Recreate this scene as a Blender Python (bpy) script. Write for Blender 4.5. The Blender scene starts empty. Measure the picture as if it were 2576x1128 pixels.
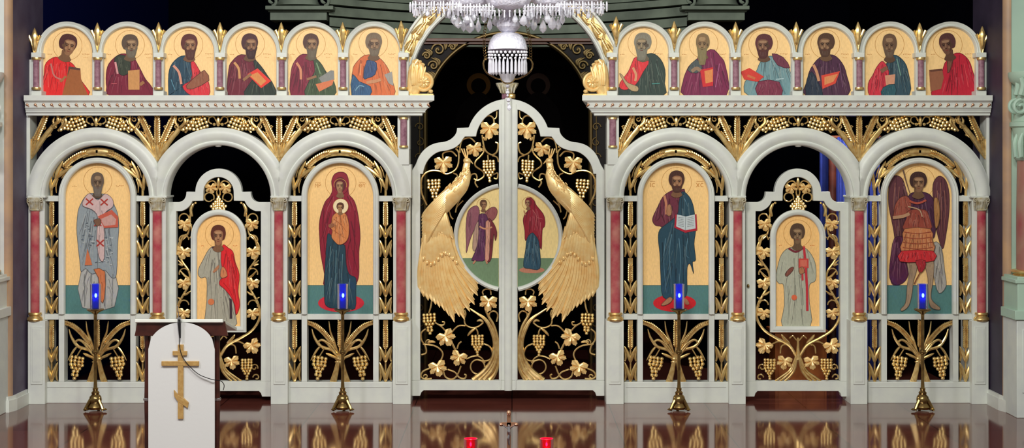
import bpy, math, random
from math import sin, cos, pi, radians, sqrt, hypot
random.seed(7)
SC = bpy.context.scene
COL = SC.collection
S = 0.0035            # metres per photograph pixel in the plane of the screen (y = 0)
D = 12.0              # camera distance
H = 618 * S           # camera height (eye line at photograph row 400)
MX = 2557.0           # mirror: x -> MX - x

def M3(px, py, y, yy=None):
    r = (D + y) / D
    return ((px - 1288) * S * r, y if yy is None else yy, H + (400 - py) * S * r)
def FY(y, z=0.0):
    return 400 + (H - z) / (S * (D + y) / D)
def lin(c):
    o = []
    for v in c:
        v = v / 255.0
        o.append(v / 12.92 if v <= 0.04045 else ((v + 0.055) / 1.055) ** 2.4)
    return o
# ------------------------------------------------------------------ materials
def mat(name, col, rough=0.5, metal=0.0, noise=None, bump=0, spec=None, trans=0, coat=0, emit=None, es=0, ior=None):
    m = bpy.data.materials.new(name); m.use_nodes = True
    nt = m.node_tree; b = nt.nodes['Principled BSDF']
    L = lin(col) + [1]
    b.inputs['Base Color'].default_value = L
    b.inputs['Roughness'].default_value = rough
    b.inputs['Metallic'].default_value = metal
    if spec is not None: b.inputs['Specular IOR Level'].default_value = spec
    if trans: b.inputs['Transmission Weight'].default_value = trans
    if coat: b.inputs['Coat Weight'].default_value = coat
    if ior: b.inputs['IOR'].default_value = ior
    if emit:
        b.inputs['Emission Color'].default_value = lin(emit) + [1]; b.inputs['Emission Strength'].default_value = es
    if noise or bump:
        tc = nt.nodes.new('ShaderNodeTexCoord'); n = nt.nodes.new('ShaderNodeTexNoise')
        n.inputs['Scale'].default_value = noise[1] if noise else 40
        n.inputs['Detail'].default_value = 6
        nt.links.new(tc.outputs['Object'], n.inputs['Vector'])
        if noise:
            cr = nt.nodes.new('ShaderNodeValToRGB')
            cr.color_ramp.elements[0].position = 0.32; cr.color_ramp.elements[1].position = 0.68
            cr.color_ramp.elements[0].color = lin(noise[0]) + [1]; cr.color_ramp.elements[1].color = L
            nt.links.new(n.outputs['Fac'], cr.inputs['Fac']); nt.links.new(cr.outputs['Color'], b.inputs['Base Color'])
        if bump:
            bp = nt.nodes.new('ShaderNodeBump'); bp.inputs['Strength'].default_value = bump; bp.inputs['Distance'].default_value = 0.01
            nt.links.new(n.outputs['Fac'], bp.inputs['Height']); nt.links.new(bp.outputs['Normal'], b.inputs['Normal'])
    return m
WHITE = mat('painted_wood', (218, 222, 212), 0.42, noise=((208, 211, 206), 9))
WHITE2 = mat('painted_plaster', (214, 220, 212), 0.5, noise=((200, 206, 204), 6))
GOLD = mat('gilding', (240, 212, 146), 0.27, 0.8, noise=((206, 166, 100), 26))
PALEGOLD = mat('satin_gilding', (255, 224, 156), 0.3, 0.3, noise=((246, 200, 124), 20), spec=0.8)
DULLGOLD = mat('dull_gilding', (120, 100, 60), 0.45, 0.6)  # darker, rougher gold for the altar arch and its scrolls
BRASS = mat('brass', (170, 145, 90), 0.22, 1.0, noise=((120, 95, 60), 18))
MARBLE = mat('red_marble', (196, 128, 116), 0.25, noise=((168, 52, 70), 8))
PINK = mat('pink_marble', (168, 128, 140), 0.2, noise=((122, 78, 96), 25))
WOOD = mat('dark_wood', (70, 32, 24), 0.3, noise=((40, 16, 14), 12))
BROWN = mat('brown_wood', (110, 60, 34), 0.4, noise=((80, 40, 24), 8))
CLOTH = mat('white_cloth', (196, 197, 196), 0.8, bump=0.05)
TAN = mat('gold_braid', (186, 152, 92), 0.45, 0.25, noise=((168, 130, 74), 60))
BLACK = mat('black_plastic', (14, 14, 18), 0.35)
CHROME = mat('chrome', (210, 212, 218), 0.12, 1.0)
NAVY = mat('unlit_navy', (5, 6, 13), 0.9, noise=((4, 4, 9), 2), spec=0.0)  # wall colour taken near black to stand for the unlit sanctuary
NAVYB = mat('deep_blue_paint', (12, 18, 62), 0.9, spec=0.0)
DARK = mat('unlit_plaster', (5, 5, 7), 0.9, spec=0.0)  # shade of the sanctuary put into the ceiling and pier colour
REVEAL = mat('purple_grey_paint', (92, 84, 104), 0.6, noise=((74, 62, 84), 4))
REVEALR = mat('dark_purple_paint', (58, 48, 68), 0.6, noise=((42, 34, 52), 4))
TANP = mat('ochre_paint', (186, 150, 112), 0.5, noise=((150, 124, 108), 3))
MINT = mat('mint_paint', (176, 204, 184), 0.55, noise=((160, 186, 172), 2))
SAGE = mat('sage_plaster', (122, 134, 118), 0.7, noise=((94, 104, 92), 4))
VARIM = mat('variegated_marble', (168, 140, 118), 0.3, noise=((156, 66, 80), 2.6))
BLUECUR = mat('blue_velvet', (44, 62, 150), 0.8, noise=((34, 46, 120), 6))
CRYST = mat('cut_crystal', (240, 240, 250), 0.06, trans=0.4, ior=1.6)
FROST = mat('frosted_crystal', (240, 238, 250), 0.2, trans=0.05, noise=((206, 206, 222), 60), bump=0.6)
BLUEG = mat('blue_glass', (62, 84, 232), 0.05, trans=0.85)
REDG = mat('red_glass', (190, 6, 30), 0.06, trans=0.5)
FLAME = mat('flame', (255, 255, 255), 0.5, emit=(215, 228, 255), es=220)
SILV = mat('silver', (205, 206, 216), 0.18, 1.0)
ROSE = mat('rose_copper', (190, 140, 110), 0.3, 0.7)

def paint_mat():
    m = bpy.data.materials.new('egg_tempera'); m.use_nodes = True
    nt = m.node_tree; b = nt.nodes['Principled BSDF']
    a = nt.nodes.new('ShaderNodeAttribute'); a.attribute_name = 'paint'
    tc = nt.nodes.new('ShaderNodeTexCoord'); n = nt.nodes.new('ShaderNodeTexNoise')
    n.inputs['Scale'].default_value = 40; n.inputs['Detail'].default_value = 8
    mp = nt.nodes.new('ShaderNodeMapping'); mp.inputs['Scale'].default_value = (2.2, 1, 0.8)
    nt.links.new(tc.outputs['Object'], mp.inputs['Vector']); nt.links.new(mp.outputs['Vector'], n.inputs['Vector'])
    mr = nt.nodes.new('ShaderNodeMapRange'); mr.inputs['From Min'].default_value = 0.3; mr.inputs['From Max'].default_value = 0.7
    mr.inputs['To Min'].default_value = 0.90; mr.inputs['To Max'].default_value = 1.07
    mx = nt.nodes.new('ShaderNodeVectorMath'); mx.operation = 'SCALE'
    nt.links.new(n.outputs['Fac'], mr.inputs['Value']); nt.links.new(a.outputs['Color'], mx.inputs[0])
    nt.links.new(mr.outputs['Result'], mx.inputs['Scale']); nt.links.new(mx.outputs['Vector'], b.inputs['Base Color'])
    b.inputs['Roughness'].default_value = 0.45; b.inputs['Specular IOR Level'].default_value = 0.3
    return m
PAINT = paint_mat()

def floor_mat():
    m = bpy.data.materials.new('polished_floor'); m.use_nodes = True
    nt = m.node_tree; b = nt.nodes['Principled BSDF']
    tc = nt.nodes.new('ShaderNodeTexCoord'); br = nt.nodes.new('ShaderNodeTexBrick')
    br.inputs['Color1'].default_value = lin((124, 68, 58)) + [1]; br.inputs['Color2'].default_value = lin((110, 58, 50)) + [1]
    br.inputs['Mortar'].default_value = lin((40, 18, 16)) + [1]
    br.inputs['Scale'].default_value = 1.0; br.inputs['Mortar Size'].default_value = 0.004
    br.inputs['Brick Width'].default_value = 0.85; br.inputs['Row Height'].default_value = 1.15; br.offset = 0.0
    n = nt.nodes.new('ShaderNodeTexNoise'); n.inputs['Scale'].default_value = 3; n.inputs['Detail'].default_value = 8
    mx = nt.nodes.new('ShaderNodeMix'); mx.data_type = 'RGBA'; mx.blend_type = 'MULTIPLY'; mx.inputs[0].default_value = 0.5
    nt.links.new(tc.outputs['Object'], br.inputs['Vector']); nt.links.new(tc.outputs['Object'], n.inputs['Vector'])
    nt.links.new(br.outputs['Color'], mx.inputs[6]); nt.links.new(n.outputs['Fac'], mx.inputs[7])
    nt.links.new(mx.outputs[2], b.inputs['Base Color'])
    b.inputs['Roughness'].default_value = 0.09; b.inputs['IOR'].default_value = 2.3
    bp = nt.nodes.new('ShaderNodeBump'); bp.inputs['Strength'].default_value = 0.04; bp.inputs['Distance'].default_value = 0.01
    nt.links.new(n.outputs['Fac'], bp.inputs['Height']); nt.links.new(bp.outputs['Normal'], b.inputs['Normal'])
    return m
FLOOR = floor_mat()


# ------------------------------------------------------------------ scene tree
WL = {}
def tag(o, label=None, cat=None, group=None, kind=None):
    if label: o['label'] = label
    if cat: o['category'] = cat
    if group: o['group'] = group
    if kind: o['kind'] = kind
    return o
def thing(name, label, cat, loc, group=None):
    o = bpy.data.objects.new(name, None); COL.objects.link(o); o.location = loc
    o.empty_display_size = 0.1
    WL[o] = tuple(loc); return tag(o, label, cat, group)

def cr(pts, n=6, closed=False):
    "Catmull-Rom through pts"
    P = [tuple(p) for p in pts]; N = len(P); out = []
    if N < 3: return P
    rng = range(N) if closed else range(N - 1)
    for i in rng:
        if closed: a, b, c, d = P[i - 1], P[i], P[(i + 1) % N], P[(i + 2) % N]
        else: a, b, c, d = P[max(i - 1, 0)], P[i], P[i + 1], P[min(i + 2, N - 1)]
        for k in range(n):
            t = k / n
            out.append(tuple(0.5 * (2 * b[j] + (c[j] - a[j]) * t + (2 * a[j] - 5 * b[j] + 4 * c[j] - d[j]) * t * t + (3 * b[j] - a[j] - 3 * c[j] + d[j]) * t ** 3) for j in range(len(b))))
    if not closed: out.append(P[-1])
    return out
def arcp(cx, cy, r, a0, a1, n=24):
    "a in degrees, 0 = right, 90 = up (photo rows grow downward)"
    return [(cx + r * cos(radians(a0 + (a1 - a0) * i / n)), cy - r * sin(radians(a0 + (a1 - a0) * i / n))) for i in range(n + 1)]
def spiral(cx, cy, r0, r1, a0, a1, n=18):
    return [(cx + (r0 + (r1 - r0) * i / n) * cos(radians(a0 + (a1 - a0) * i / n)), cy - (r0 + (r1 - r0) * i / n) * sin(radians(a0 + (a1 - a0) * i / n))) for i in range(n + 1)]

class MB:
    def __init__(s): s.v = []; s.f = []; s.c = []; s.mir = False
    def W(s, px, py, y, yy=None):
        if s.mir: px = MX - px
        return M3(px, py, y, yy)
    def add(s, vs, fs, col=None):
        k = len(s.v); s.v += vs
        for f in fs:
            s.f.append(tuple(k + i for i in (f if not s.mir else reversed(f)))); s.c.append(col)
    def face(s, pts, y, col=None):
        a = sum(pts[i - 1][0] * pts[i][1] - pts[i][0] * pts[i - 1][1] for i in range(len(pts)))
        if a > 0: pts = pts[::-1]
        s.add([s.W(p[0], p[1], y) for p in pts], [tuple(range(len(pts)))], col)
    def prism(s, pts, y0, y1, col=None):
        a = sum(pts[i - 1][0] * pts[i][1] - pts[i][0] * pts[i - 1][1] for i in range(len(pts)))
        if a > 0: pts = pts[::-1]
        n = len(pts)
        vs = [s.W(p[0], p[1], y0) for p in pts] + [s.W(p[0], p[1], y0, y1) for p in pts]
        fs = [tuple(range(n)), tuple(range(2 * n - 1, n - 1, -1))] + [(i, i + n, (i + 1) % n + n, (i + 1) % n) for i in range(n)]
        s.add(vs, fs, col)
    def box(s, x0, y0, x1, y1, d0, d1, col=None): s.prism([(x0, y0), (x1, y0), (x1, y1), (x0, y1)], d0, d1, col)
    def tube(s, pts, rad, y, flat=0.7, n=8, sm=5, taper=None):
        P = cr(pts, sm) if sm else list(pts); N = len(P)
        vs = []; fs = []
        for i, p in enumerate(P):
            a = P[max(i - 1, 0)]; b = P[min(i + 1, N - 1)]
            tx, ty = b[0] - a[0], b[1] - a[1]; l = hypot(tx, ty) or 1; nx, ny = -ty / l, tx / l
            t = i / (N - 1)
            if taper == 'blade': r = rad * (0.12 + 0.88 * sin(pi * min(1, t * 0.92 + 0.08)) ** 0.7)
            elif taper == 'tip': r = rad * (1 - 0.85 * t)
            elif taper == 'feather': r = rad * (0.35 + 0.65 * min(1, t * 1.6)) * (1 if t < 0.86 else max(0.08, (1 - t) / 0.14))
            elif isinstance(rad, (list, tuple)):
                q = t * (len(rad) - 1); k = min(int(q), len(rad) - 2); r = rad[k] + (rad[k + 1] - rad[k]) * (q - k)
            else: r = rad
            yc = y if len(p) < 3 else p[2]
            for k in range(n):
                ph = 2 * pi * k / n
                vs.append(s.W(p[0] + nx * r * cos(ph), p[1] + ny * r * cos(ph), y, yc - r * S * flat * sin(ph)))
        for i in range(N - 1):
            for k in range(n):
                fs.append((i * n + k, (i + 1) * n + k, (i + 1) * n + (k + 1) % n, i * n + (k + 1) % n))
        fs.append(tuple(range(n))); fs.append(tuple(range(N * n - 1, (N - 1) * n - 1, -1)))
        s.add(vs, fs)
    def ell(s, x, y_, a, b, ang, y, dep=None, n=8, m=5):
        "ellipsoid: half length a along ang (deg, 0 = right), half width b, depth in px"
        if dep is None: dep = b
        ca, sa = cos(radians(ang)), sin(radians(ang)); vs = []; fs = []
        for j in range(1, m):
            th = pi * j / m
            for k in range(n):
                ph = 2 * pi * k / n
                u = a * cos(th); v = b * sin(th) * cos(ph); w = dep * sin(th) * sin(ph)
                vs.append(s.W(x + u * ca - v * sa, y_ - u * sa - v * ca, y, y - w * S))
        vs += [s.W(x + a * ca, y_ - a * sa, y), s.W(x - a * ca, y_ + a * sa, y)]
        for j in range(m - 2):
            for k in range(n): fs.append((j * n + k, j * n + (k + 1) % n, (j + 1) * n + (k + 1) % n, (j + 1) * n + k))
        t = (m - 1) * n
        for k in range(n): fs.append((t, (k + 1) % n, k)); fs.append((t + 1, (m - 2) * n + k, (m - 2) * n + (k + 1) % n))
        s.add(vs, fs)
    def lathe(s, cx, prof, y, n=20, sq=1.0):
        vs = []; fs = []; N = len(prof)
        for (py, r) in prof:
            for k in range(n):
                a = 2 * pi * k / n; x, _, z = s.W(cx, py, y); R = r * S * (D + y) / D
                vs.append((x + R * cos(a), y + R * sin(a) * sq, z))
        for i in range(N - 1):
            for k in range(n): fs.append((i * n + k, (i + 1) * n + k, (i + 1) * n + (k + 1) % n, i * n + (k + 1) % n))
        fs.append(tuple(range(n))); fs.append(tuple(range(N * n - 1, (N - 1) * n - 1, -1)))
        s.add(vs, fs)
    def sweep(s, path, prof, closed=False, clamp=None, y=0.0):
        "path in px, prof = [(offset px to the outside, depth m)], outside = left of travel seen from the front"
        N = len(path); n = len(prof); vs = []; fs = []
        for i, p in enumerate(path):
            if closed: a, b = path[i - 1], path[(i + 1) % N]
            else: a, b = path[max(i - 1, 0)], path[min(i + 1, N - 1)]
            d1 = (p[0] - a[0], p[1] - a[1]); d2 = (b[0] - p[0], b[1] - p[1])
            l1 = hypot(*d1) or 1; l2 = hypot(*d2) or 1
            if hypot(*d1) == 0: d1, l1 = d2, l2
            if hypot(*d2) == 0: d2, l2 = d1, l1
            n1 = (d1[1] / l1, -d1[0] / l1); n2 = (d2[1] / l2, -d2[0] / l2)
            m = (n1[0] + n2[0], n1[1] + n2[1]); q = m[0] * n1[0] + m[1] * n1[1] or 1
            m = (m[0] / q, m[1] / q)
            for (o, yy) in prof:
                x = p[0] + m[0] * o; yv = p[1] + m[1] * o
                if clamp: x = min(max(x, clamp[0]), clamp[1])
                vs.append(s.W(x, yv, y, y + yy))
        for i in range(N if closed else N - 1):
            for k in range(n):
                j = (i + 1) % N
                fs.append((i * n + k, i * n + (k + 1) % n, j * n + (k + 1) % n, j * n + k))
        if not closed: fs.append(tuple(range(n - 1, -1, -1))); fs.append(tuple((N - 1) * n + k for k in range(n)))
        s.add(vs, fs)
    def build(s, name, m, parent=None, label=None, smooth=35, bevel=0, kind=None):
        off = (0, 0, 0); p = parent
        while p is not None and p not in WL: p = p.parent
        if p is not None: off = WL[p]
        me = bpy.data.meshes.new(name)
        me.from_pydata([(a - off[0], b - off[1], c - off[2]) for a, b, c in s.v], [], s.f)
        me.materials.append(m)
        if smooth:
            me.polygons.foreach_set('use_smooth', [True] * len(me.polygons))
            try: me.set_sharp_from_angle(angle=radians(smooth))
            except Exception: pass
        if any(c is not None for c in s.c):
            at = me.color_attributes.new('paint', 'FLOAT_COLOR', 'CORNER'); dat = []
            for pl, c in zip(me.polygons, s.c):
                L = lin(c or (128, 128, 128)) + [1.0]; dat += L * pl.loop_total
            at.data.foreach_set('color', dat)
        me.update()
        o = bpy.data.objects.new(name, me); COL.objects.link(o)
        if parent is not None: o.parent = parent
        if label: o['label'] = label
        if kind: o['kind'] = kind
        if bevel:
            b = o.modifiers.new('bevel', 'BEVEL'); b.width = bevel; b.segments = 2; b.limit_method = 'ANGLE'; b.angle_limit = radians(50)
        return o

# ------------------------------------------------------------------ carving vocabulary (all in photograph px, relief depth in m)
def leaf(mb, x, y_, r, ang, y):
    "five lobed vine leaf, ang = direction of the tip in degrees"
    prof = [(0, 1.06), (10, .93), (15, .97), (24, .84), (33, 0.66), (41, .82), (48, .86), (55, 1.0), (63, .9), (70, .9), (80, 0.64), (92, .8), (104, .82), (114, .9), (128, .74), (148, .58), (172, 0.22)]
    ring = [(-a, q) for a, q in prof[::-1][:-1]] + prof
    n = len(ring); vs = [mb.W(x, y_, y, y - 0.012)]
    for a, q in ring:
        t = radians(ang + a); vs.append(mb.W(x + r * .5 * q * cos(t), y_ - r * .5 * q * sin(t), y, y - (0.030 if q > .75 else 0.008)))
    for a, q in ring:
        t = radians(ang + a); vs.append(mb.W(x + r * q * cos(t), y_ - r * q * sin(t), y, y - (0.012 if q > .75 else 0.002)))
    for a, q in ring:
        t = radians(ang + a); vs.append(mb.W(x + r * q * cos(t), y_ - r * q * sin(t), y, y + 0.012))
    fs = []
    for i in range(n):
        j = (i + 1) % n
        fs.append((0, 1 + j, 1 + i)); fs.append((1 + i, 1 + j, 1 + n + j, 1 + n + i)); fs.append((1 + n + i, 1 + n + j, 1 + 2 * n + j, 1 + 2 * n + i))
    fs.append(tuple(range(1 + 2 * n, 1 + 3 * n)))
    mb.add(vs, fs)
def grapes(mb, x, y_, w, h, y, tilt=0, seg=7):
    "bunch hanging from (x, y_)"
    r = w / 7.7; rows = max(5, int(h / (1.62 * r))); ct, st = cos(radians(tilt)), sin(radians(tilt))
    for i in range(rows):
        t = i / (rows - 1); ww = w * (0.86 if i == 0 else (1.0 if t < .35 else 1.0 - (t - .35) / .65 * 0.82))
        k = max(1, int(round(ww / (2 * r * .93)))); 
        for j in range(k):
            u = (j - (k - 1) / 2) * 2 * r * .93 + (random.random() - .5) * r * .3
            v = r + t * (h - 2 * r) + (random.random() - .5) * r * .3
            q = 1 - (abs(u) / (w / 2)) ** 2
            mb.ell(x + u * ct + v * st, y_ - u * st + v * ct, r, r, 0, y - 0.02 * q, None, seg, 5)
def ear(mb, pts, w, y, k0=0.0, stem=True):
    "wheat ear along pts (base first), half width w"
    P = cr(pts, 14) if len(pts) > 2 else [(pts[0][0] + (pts[1][0] - pts[0][0]) * t / 24, pts[0][1] + (pts[1][1] - pts[0][1]) * t / 24) for t in range(25)]
    L = [0]
    for i in range(1, len(P)): L.append(L[-1] + hypot(P[i][0] - P[i - 1][0], P[i][1] - P[i - 1][1]))
    tot = L[-1]; step = w * 0.62; d = tot * k0
    mb.tube(pts, w * .42, y, 0.9, 6)
    while d < tot - w * .2:
        i = max(j for j in range(len(L)) if L[j] <= d); i = min(i, len(P) - 2)
        f = (d - L[i]) / ((L[i + 1] - L[i]) or 1)
        x = P[i][0] + (P[i + 1][0] - P[i][0]) * f; z = P[i][1] + (P[i + 1][1] - P[i][1]) * f
        an = math.degrees(math.atan2(-(P[i + 1][1] - P[i][1]), P[i + 1][0] - P[i][0]))
        c, s_ = cos(radians(an)), sin(radians(an))
        sc = 1.0 if d < tot * .8 else 0.8
        for sd in (-1, 1):
            ox = -s_ * sd * w * .5 * sc; oy = c * sd * w * .5 * sc
            mb.ell(x + ox, z - oy, w * .72, w * .33, an + sd * 28, y - 0.012, w * .4, 6, 5)
        d += step
def vee(mb, cx, yt, yb, w, y):
    "pair of nested chevron leaves, tips at yt, joined at yb"
    for sd in (-1, 1):
        mb.tube([(cx, yb), (cx + sd * w * .35, yb - (yb - yt) * .45), (cx + sd * w, yt)], w * .32, y - .012, .8, 7, 5, 'blade')
        mb.tube([(cx + sd * w * .95, yb - (yb - yt) * .05), (cx + sd * w * .78, yb - (yb - yt) * .35), (cx + sd * w * 1.02, yt + (yb - yt) * .12)], w * .2, y, .8, 6, 4, 'blade')
def blade(mb, pts, w, y, flat=.7): mb.tube(pts, w, y, flat, 7, 5, 'blade')

# ------------------------------------------------------------------ paint vocabulary
class Paint(MB):
    def __init__(s, y): super().__init__(); s.y = y
    def nx(s): s.y -= 0.00015; return s.y
    def P(s, col, pts, sm=3, fold=1):
        Q = cr(pts, sm, True) if sm else pts
        s.face(Q, s.nx(), col)
        A = abs(sum(Q[i - 1][0] * Q[i][1] - Q[i][0] * Q[i - 1][1] for i in range(len(Q)))) / 2
        if not fold or sm < 2 or A < 160: return
        yy = s.nx(); yc_ = yy
        dk = mixc(col, (16, 10, 14), .3); lt = mixc(col, (250, 232, 206), .17)
        xs = [q[0] for q in Q]; ys = [q[1] for q in Q]; x0, x1, y0, y1 = min(xs), max(xs), min(ys), max(ys)
        cx = sum(xs) / len(xs)
        def inside(x, y_):
            c = False
            for i in range(len(Q)):
                a, b = Q[i - 1], Q[i]
                if (a[1] > y_) != (b[1] > y_) and x < (b[0] - a[0]) * (y_ - a[1]) / (b[1] - a[1]) + a[0]: c = not c
            return c
        n = int(min(40, A / 70)); L0 = min(60, max(10, (y1 - y0) * .34)); wid = 1.2 if A < 2600 else 2.1
        for k in range(n * 3):
            if n <= 0: break
            x = random.uniform(x0, x1); y_ = random.uniform(y0, y1); lean = (x - cx) / max(8, x1 - x0) * .9 + random.uniform(-.1, .1)
            l = L0 * random.uniform(.6, 1.3); m = (x + lean * l * .5 + random.uniform(-1.5, 1.5), y_ + l * .5); e = (x + lean * l, y_ + l)
            if inside(x, y_) and inside(*m) and inside(*e):
                n -= 1; s.L(dk if k % 2 else lt, [(x, y_), m, e], wid * random.uniform(.7, 1.5), 3, .25, yy - 3e-5 * (n + 1)); s.y = min(s.y, yy - 3e-5 * (n + 1))
        yy = s.nx(); s.nx(); N = len(Q)      # dark contour
        for i in range(N):
            a, b = Q[i - 1], Q[i]; tx, ty = b[0] - a[0], b[1] - a[1]; l = hypot(tx, ty)
            if l < .01: continue
            ox, oy = -ty / l * .55, tx / l * .55
            s.face([(a[0] + ox, a[1] + oy), (b[0] + ox, b[1] + oy), (b[0] - ox, b[1] - oy), (a[0] - ox, a[1] - oy)], yy, mixc(col, (16, 10, 14), .5))
    def C(s, col, x, y_, r, ry=None, n=28, ang=0):
        ry = ry or r; c, q = cos(radians(ang)), sin(radians(ang))
        s.face([(x + r * cos(2 * pi * i / n) * c - ry * sin(2 * pi * i / n) * q, y_ + r * cos(2 * pi * i / n) * q + ry * sin(2 * pi * i / n) * c) for i in range(n)], s.nx(), col)
    def L(s, col, pts, w, sm=4, end=1.0, yy=None):
        P = cr(pts, sm) if sm and len(pts) > 2 else pts; N = len(P); a = []; b = []
        for i, p in enumerate(P):
            u = P[max(i - 1, 0)]; v = P[min(i + 1, N - 1)]; tx, ty = v[0] - u[0], v[1] - u[1]; l = hypot(tx, ty) or 1
            ww = w * (1 + (end - 1) * i / (N - 1)) / 2
            a.append((p[0] - ty / l * ww, p[1] + tx / l * ww)); b.append((p[0] + ty / l * ww, p[1] - tx / l * ww))
        yy = s.nx() if yy is None else yy
        for i in range(N - 1): s.face([a[i], a[i + 1], b[i + 1], b[i]], yy, col)
    def halo(s, x, y_, r, col=(188, 132, 62)):
        yy = s.nx(); n = 48
        s.nx()
        for i in range(n):
            a, b = 2 * pi * i / n, 2 * pi * (i + 1) / n
            s.face([(x + r * cos(a), y_ + r * sin(a)), (x + r * cos(b), y_ + r * sin(b)), (x + (r - 1) * cos(b), y_ + (r - 1) * sin(b)), (x + (r - 1) * cos(a), y_ + (r - 1) * sin(a))], yy, col)
def mixc(a, b, t): return tuple(a[i] + (b[i] - a[i]) * t for i in range(3))
def head(p, x, y_, w, h, hair, skin, beard=None, bl=0, turn=0, bald=False, tilt=0, veil=False):
    "painted head: centre, half width, half height, turn -1..1 (look left..right), bl = beard length px"
    def T(a, b):
        c, q = cos(radians(tilt)), sin(radians(tilt)); return (x + a * c - b * q, y_ + a * q + b * c)
    def E(col, ax, ay, rx, ry): p.P(col, [T(ax + rx * cos(2 * pi * i / 14), ay + ry * sin(2 * pi * i / 14)) for i in range(14)], 2, 0)
    def G(col, pts, sm=3): p.P(col, [T(a * w, b * h) for a, b in pts], sm, 0)
    dk = mixc(skin, (34, 18, 12), .42); lt = mixc(skin, (226, 190, 144), .38); f = max(-.34, min(.34, turn * .42))
    G(mixc(skin, (40, 26, 14), .25), [(-.42, .5), (.42, .5), (.46, 1.0), (.72, 1.38), (0, 1.62), (-.72, 1.38), (-.46, 1.0)])
    if veil: E(hair, 0, -h * .1, w * 1.02, h * .98)
    elif not bald: G(hair, [(-.92, .15), (-1.0, -.25), (-.8, -.75), (-.35, -1.0), (.25, -1.02), (.78, -.8), (1.0, -.28), (.9, .15), (.6, .45), (-.6, .45)])
    else: G(mixc(hair, skin, .3), [(-.84, .2), (-.9, -.3), (-.66, -.82), (0, -1.02), (.66, -.82), (.9, -.3), (.84, .2), (.5, .5), (-.5, .5)])
    if bl: G(beard, [(f - .66, .15), (f + .66, .15), (f + .62, .6), (f + .4, .95 + bl / h), (f, 1.02 + bl / h), (f - .4, .95 + bl / h), (f - .64, .6)])
    top = -.5 if not bald else -.8
    G(skin, [(f - .6, top * .6), (f - .3, top), (f + .3, top), (f + .6, top * .6), (f + .62, .1), (f + .5, .55), (f + .2, .92), (f - .2, .92), (f - .5, .55), (f - .62, .1)])
    sd = -1 if turn >= 0 else 1      # the side away from the light of the painted face
    if not bald: G(dk, [(f + sd * .6, top * .6), (f + sd * .36, -.1), (f + sd * .4, .3), (f + sd * .26, .75), (f + sd * .48, .56), (f + sd * .62, .1)])
    if not veil and abs(turn) > .15: E(dk, (f + sd * .7) * w, h * .12, w * .1, h * .15)
    G(lt, [(f - .34, top * .75), (f + .34, top * .75), (f + .4, top * .42), (f, top * .3), (f - .4, top * .42)])
    for q in (-1, 1):
        E(mixc(skin, lt, .7), (f + q * .32) * w, h * .33, w * .13, h * .11)
        p.L((38, 22, 16), [T((f + q * .1) * w, -h * .04), T((f + q * .3) * w, -h * .1), T((f + q * .5) * w, -h * .03)], w * .07)
        E(dk, (f + q * .3) * w, h * .05, w * .15, h * .06)
        E((30, 18, 14), (f + q * .3) * w, h * .05, w * .08, h * .045)
    p.L(lt, [T((f + turn * .05) * w, -h * .08), T((f + turn * .16) * w, h * .3)], w * .1)
    p.L((64, 30, 20), [T((f - .1 + turn * .1) * w, h * .38), T((f + .1 + turn * .12) * w, h * .38)], w * .07)
    if bl:
        G(beard, [(f - .62, .25), (f - .42, .48), (f - .18, .46), (f, .43), (f + .18, .46), (f + .42, .48), (f + .62, .25), (f + .5, .95), (f + .2, .95 + bl / h), (f - .2, .95 + bl / h), (f - .5, .95)])
        p.L((96, 46, 36), [T((f - .15) * w, h * .56), T((f + .15) * w, h * .56)], w * .08)
        bt = mixc(beard, (200, 190, 170), .22)
        for k in (-.3, -.1, .12, .32): p.L(bt, [T((f + k) * w, h * .66), T((f + k * .7) * w, h * .85 + bl * .8)], w * .04)
    else: p.L((132, 60, 48), [T((f - .14) * w, h * .56), T((f + .14) * w, h * .56)], w * .08)
    if not veil and not bald:
        ht = mixc(hair, (160, 120, 90), .22)
        for k in (-.6, -.3, 0, .3, .6): p.L(ht, [T(k * .3 * w, -h * .98), T(k * .9 * w, -h * .78), T(k * 1.25 * w, -h * .56)], w * .04)
def folds(p, col, lines, w=1.2):
    for l in lines: p.L(col, l, w, 4, .3)
def marks(p, x, y_, w, col=(196, 138, 74)):
    k = int(w / 4)
    for i in range(k): p.L(col, [(x + i * 4, y_ + random.uniform(-1, 1)), (x + i * 4 + 2.6, y_ + random.uniform(-1, 1))], 1.4)

GOLDBG = (250, 207, 138)
# ------------------------------------------------------------------ the setting
def quad(name, vs, m, kind='structure'):
    b = MB(); b.add(vs, [tuple(range(len(vs)))]); return b.build(name, m, None, smooth=0, kind=kind)
def wbox(mb, x0, x1, y0, y1, z0, z1):
    v = [(x, y, z) for x in (x0, x1) for y in (y0, y1) for z in (z0, z1)]
    mb.add(v, [(0, 1, 3, 2), (4, 6, 7, 5), (0, 4, 5, 1), (2, 3, 7, 6), (0, 2, 6, 4), (1, 5, 7, 3)])
b = MB(); wbox(b, -7, 7, -13, 5.2, -0.1, 0); b.build('floor', FLOOR, smooth=0, kind='structure')
XL, XR = (64 - 1288) * S, (2491 - 1288) * S
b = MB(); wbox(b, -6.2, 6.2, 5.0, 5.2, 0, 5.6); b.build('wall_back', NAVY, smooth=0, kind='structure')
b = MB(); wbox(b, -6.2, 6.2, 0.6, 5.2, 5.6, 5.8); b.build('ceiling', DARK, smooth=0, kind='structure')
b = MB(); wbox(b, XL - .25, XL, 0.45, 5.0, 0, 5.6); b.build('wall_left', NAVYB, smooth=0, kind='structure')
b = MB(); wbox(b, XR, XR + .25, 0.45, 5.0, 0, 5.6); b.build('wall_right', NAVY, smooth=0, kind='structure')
YF = -0.30
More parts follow.
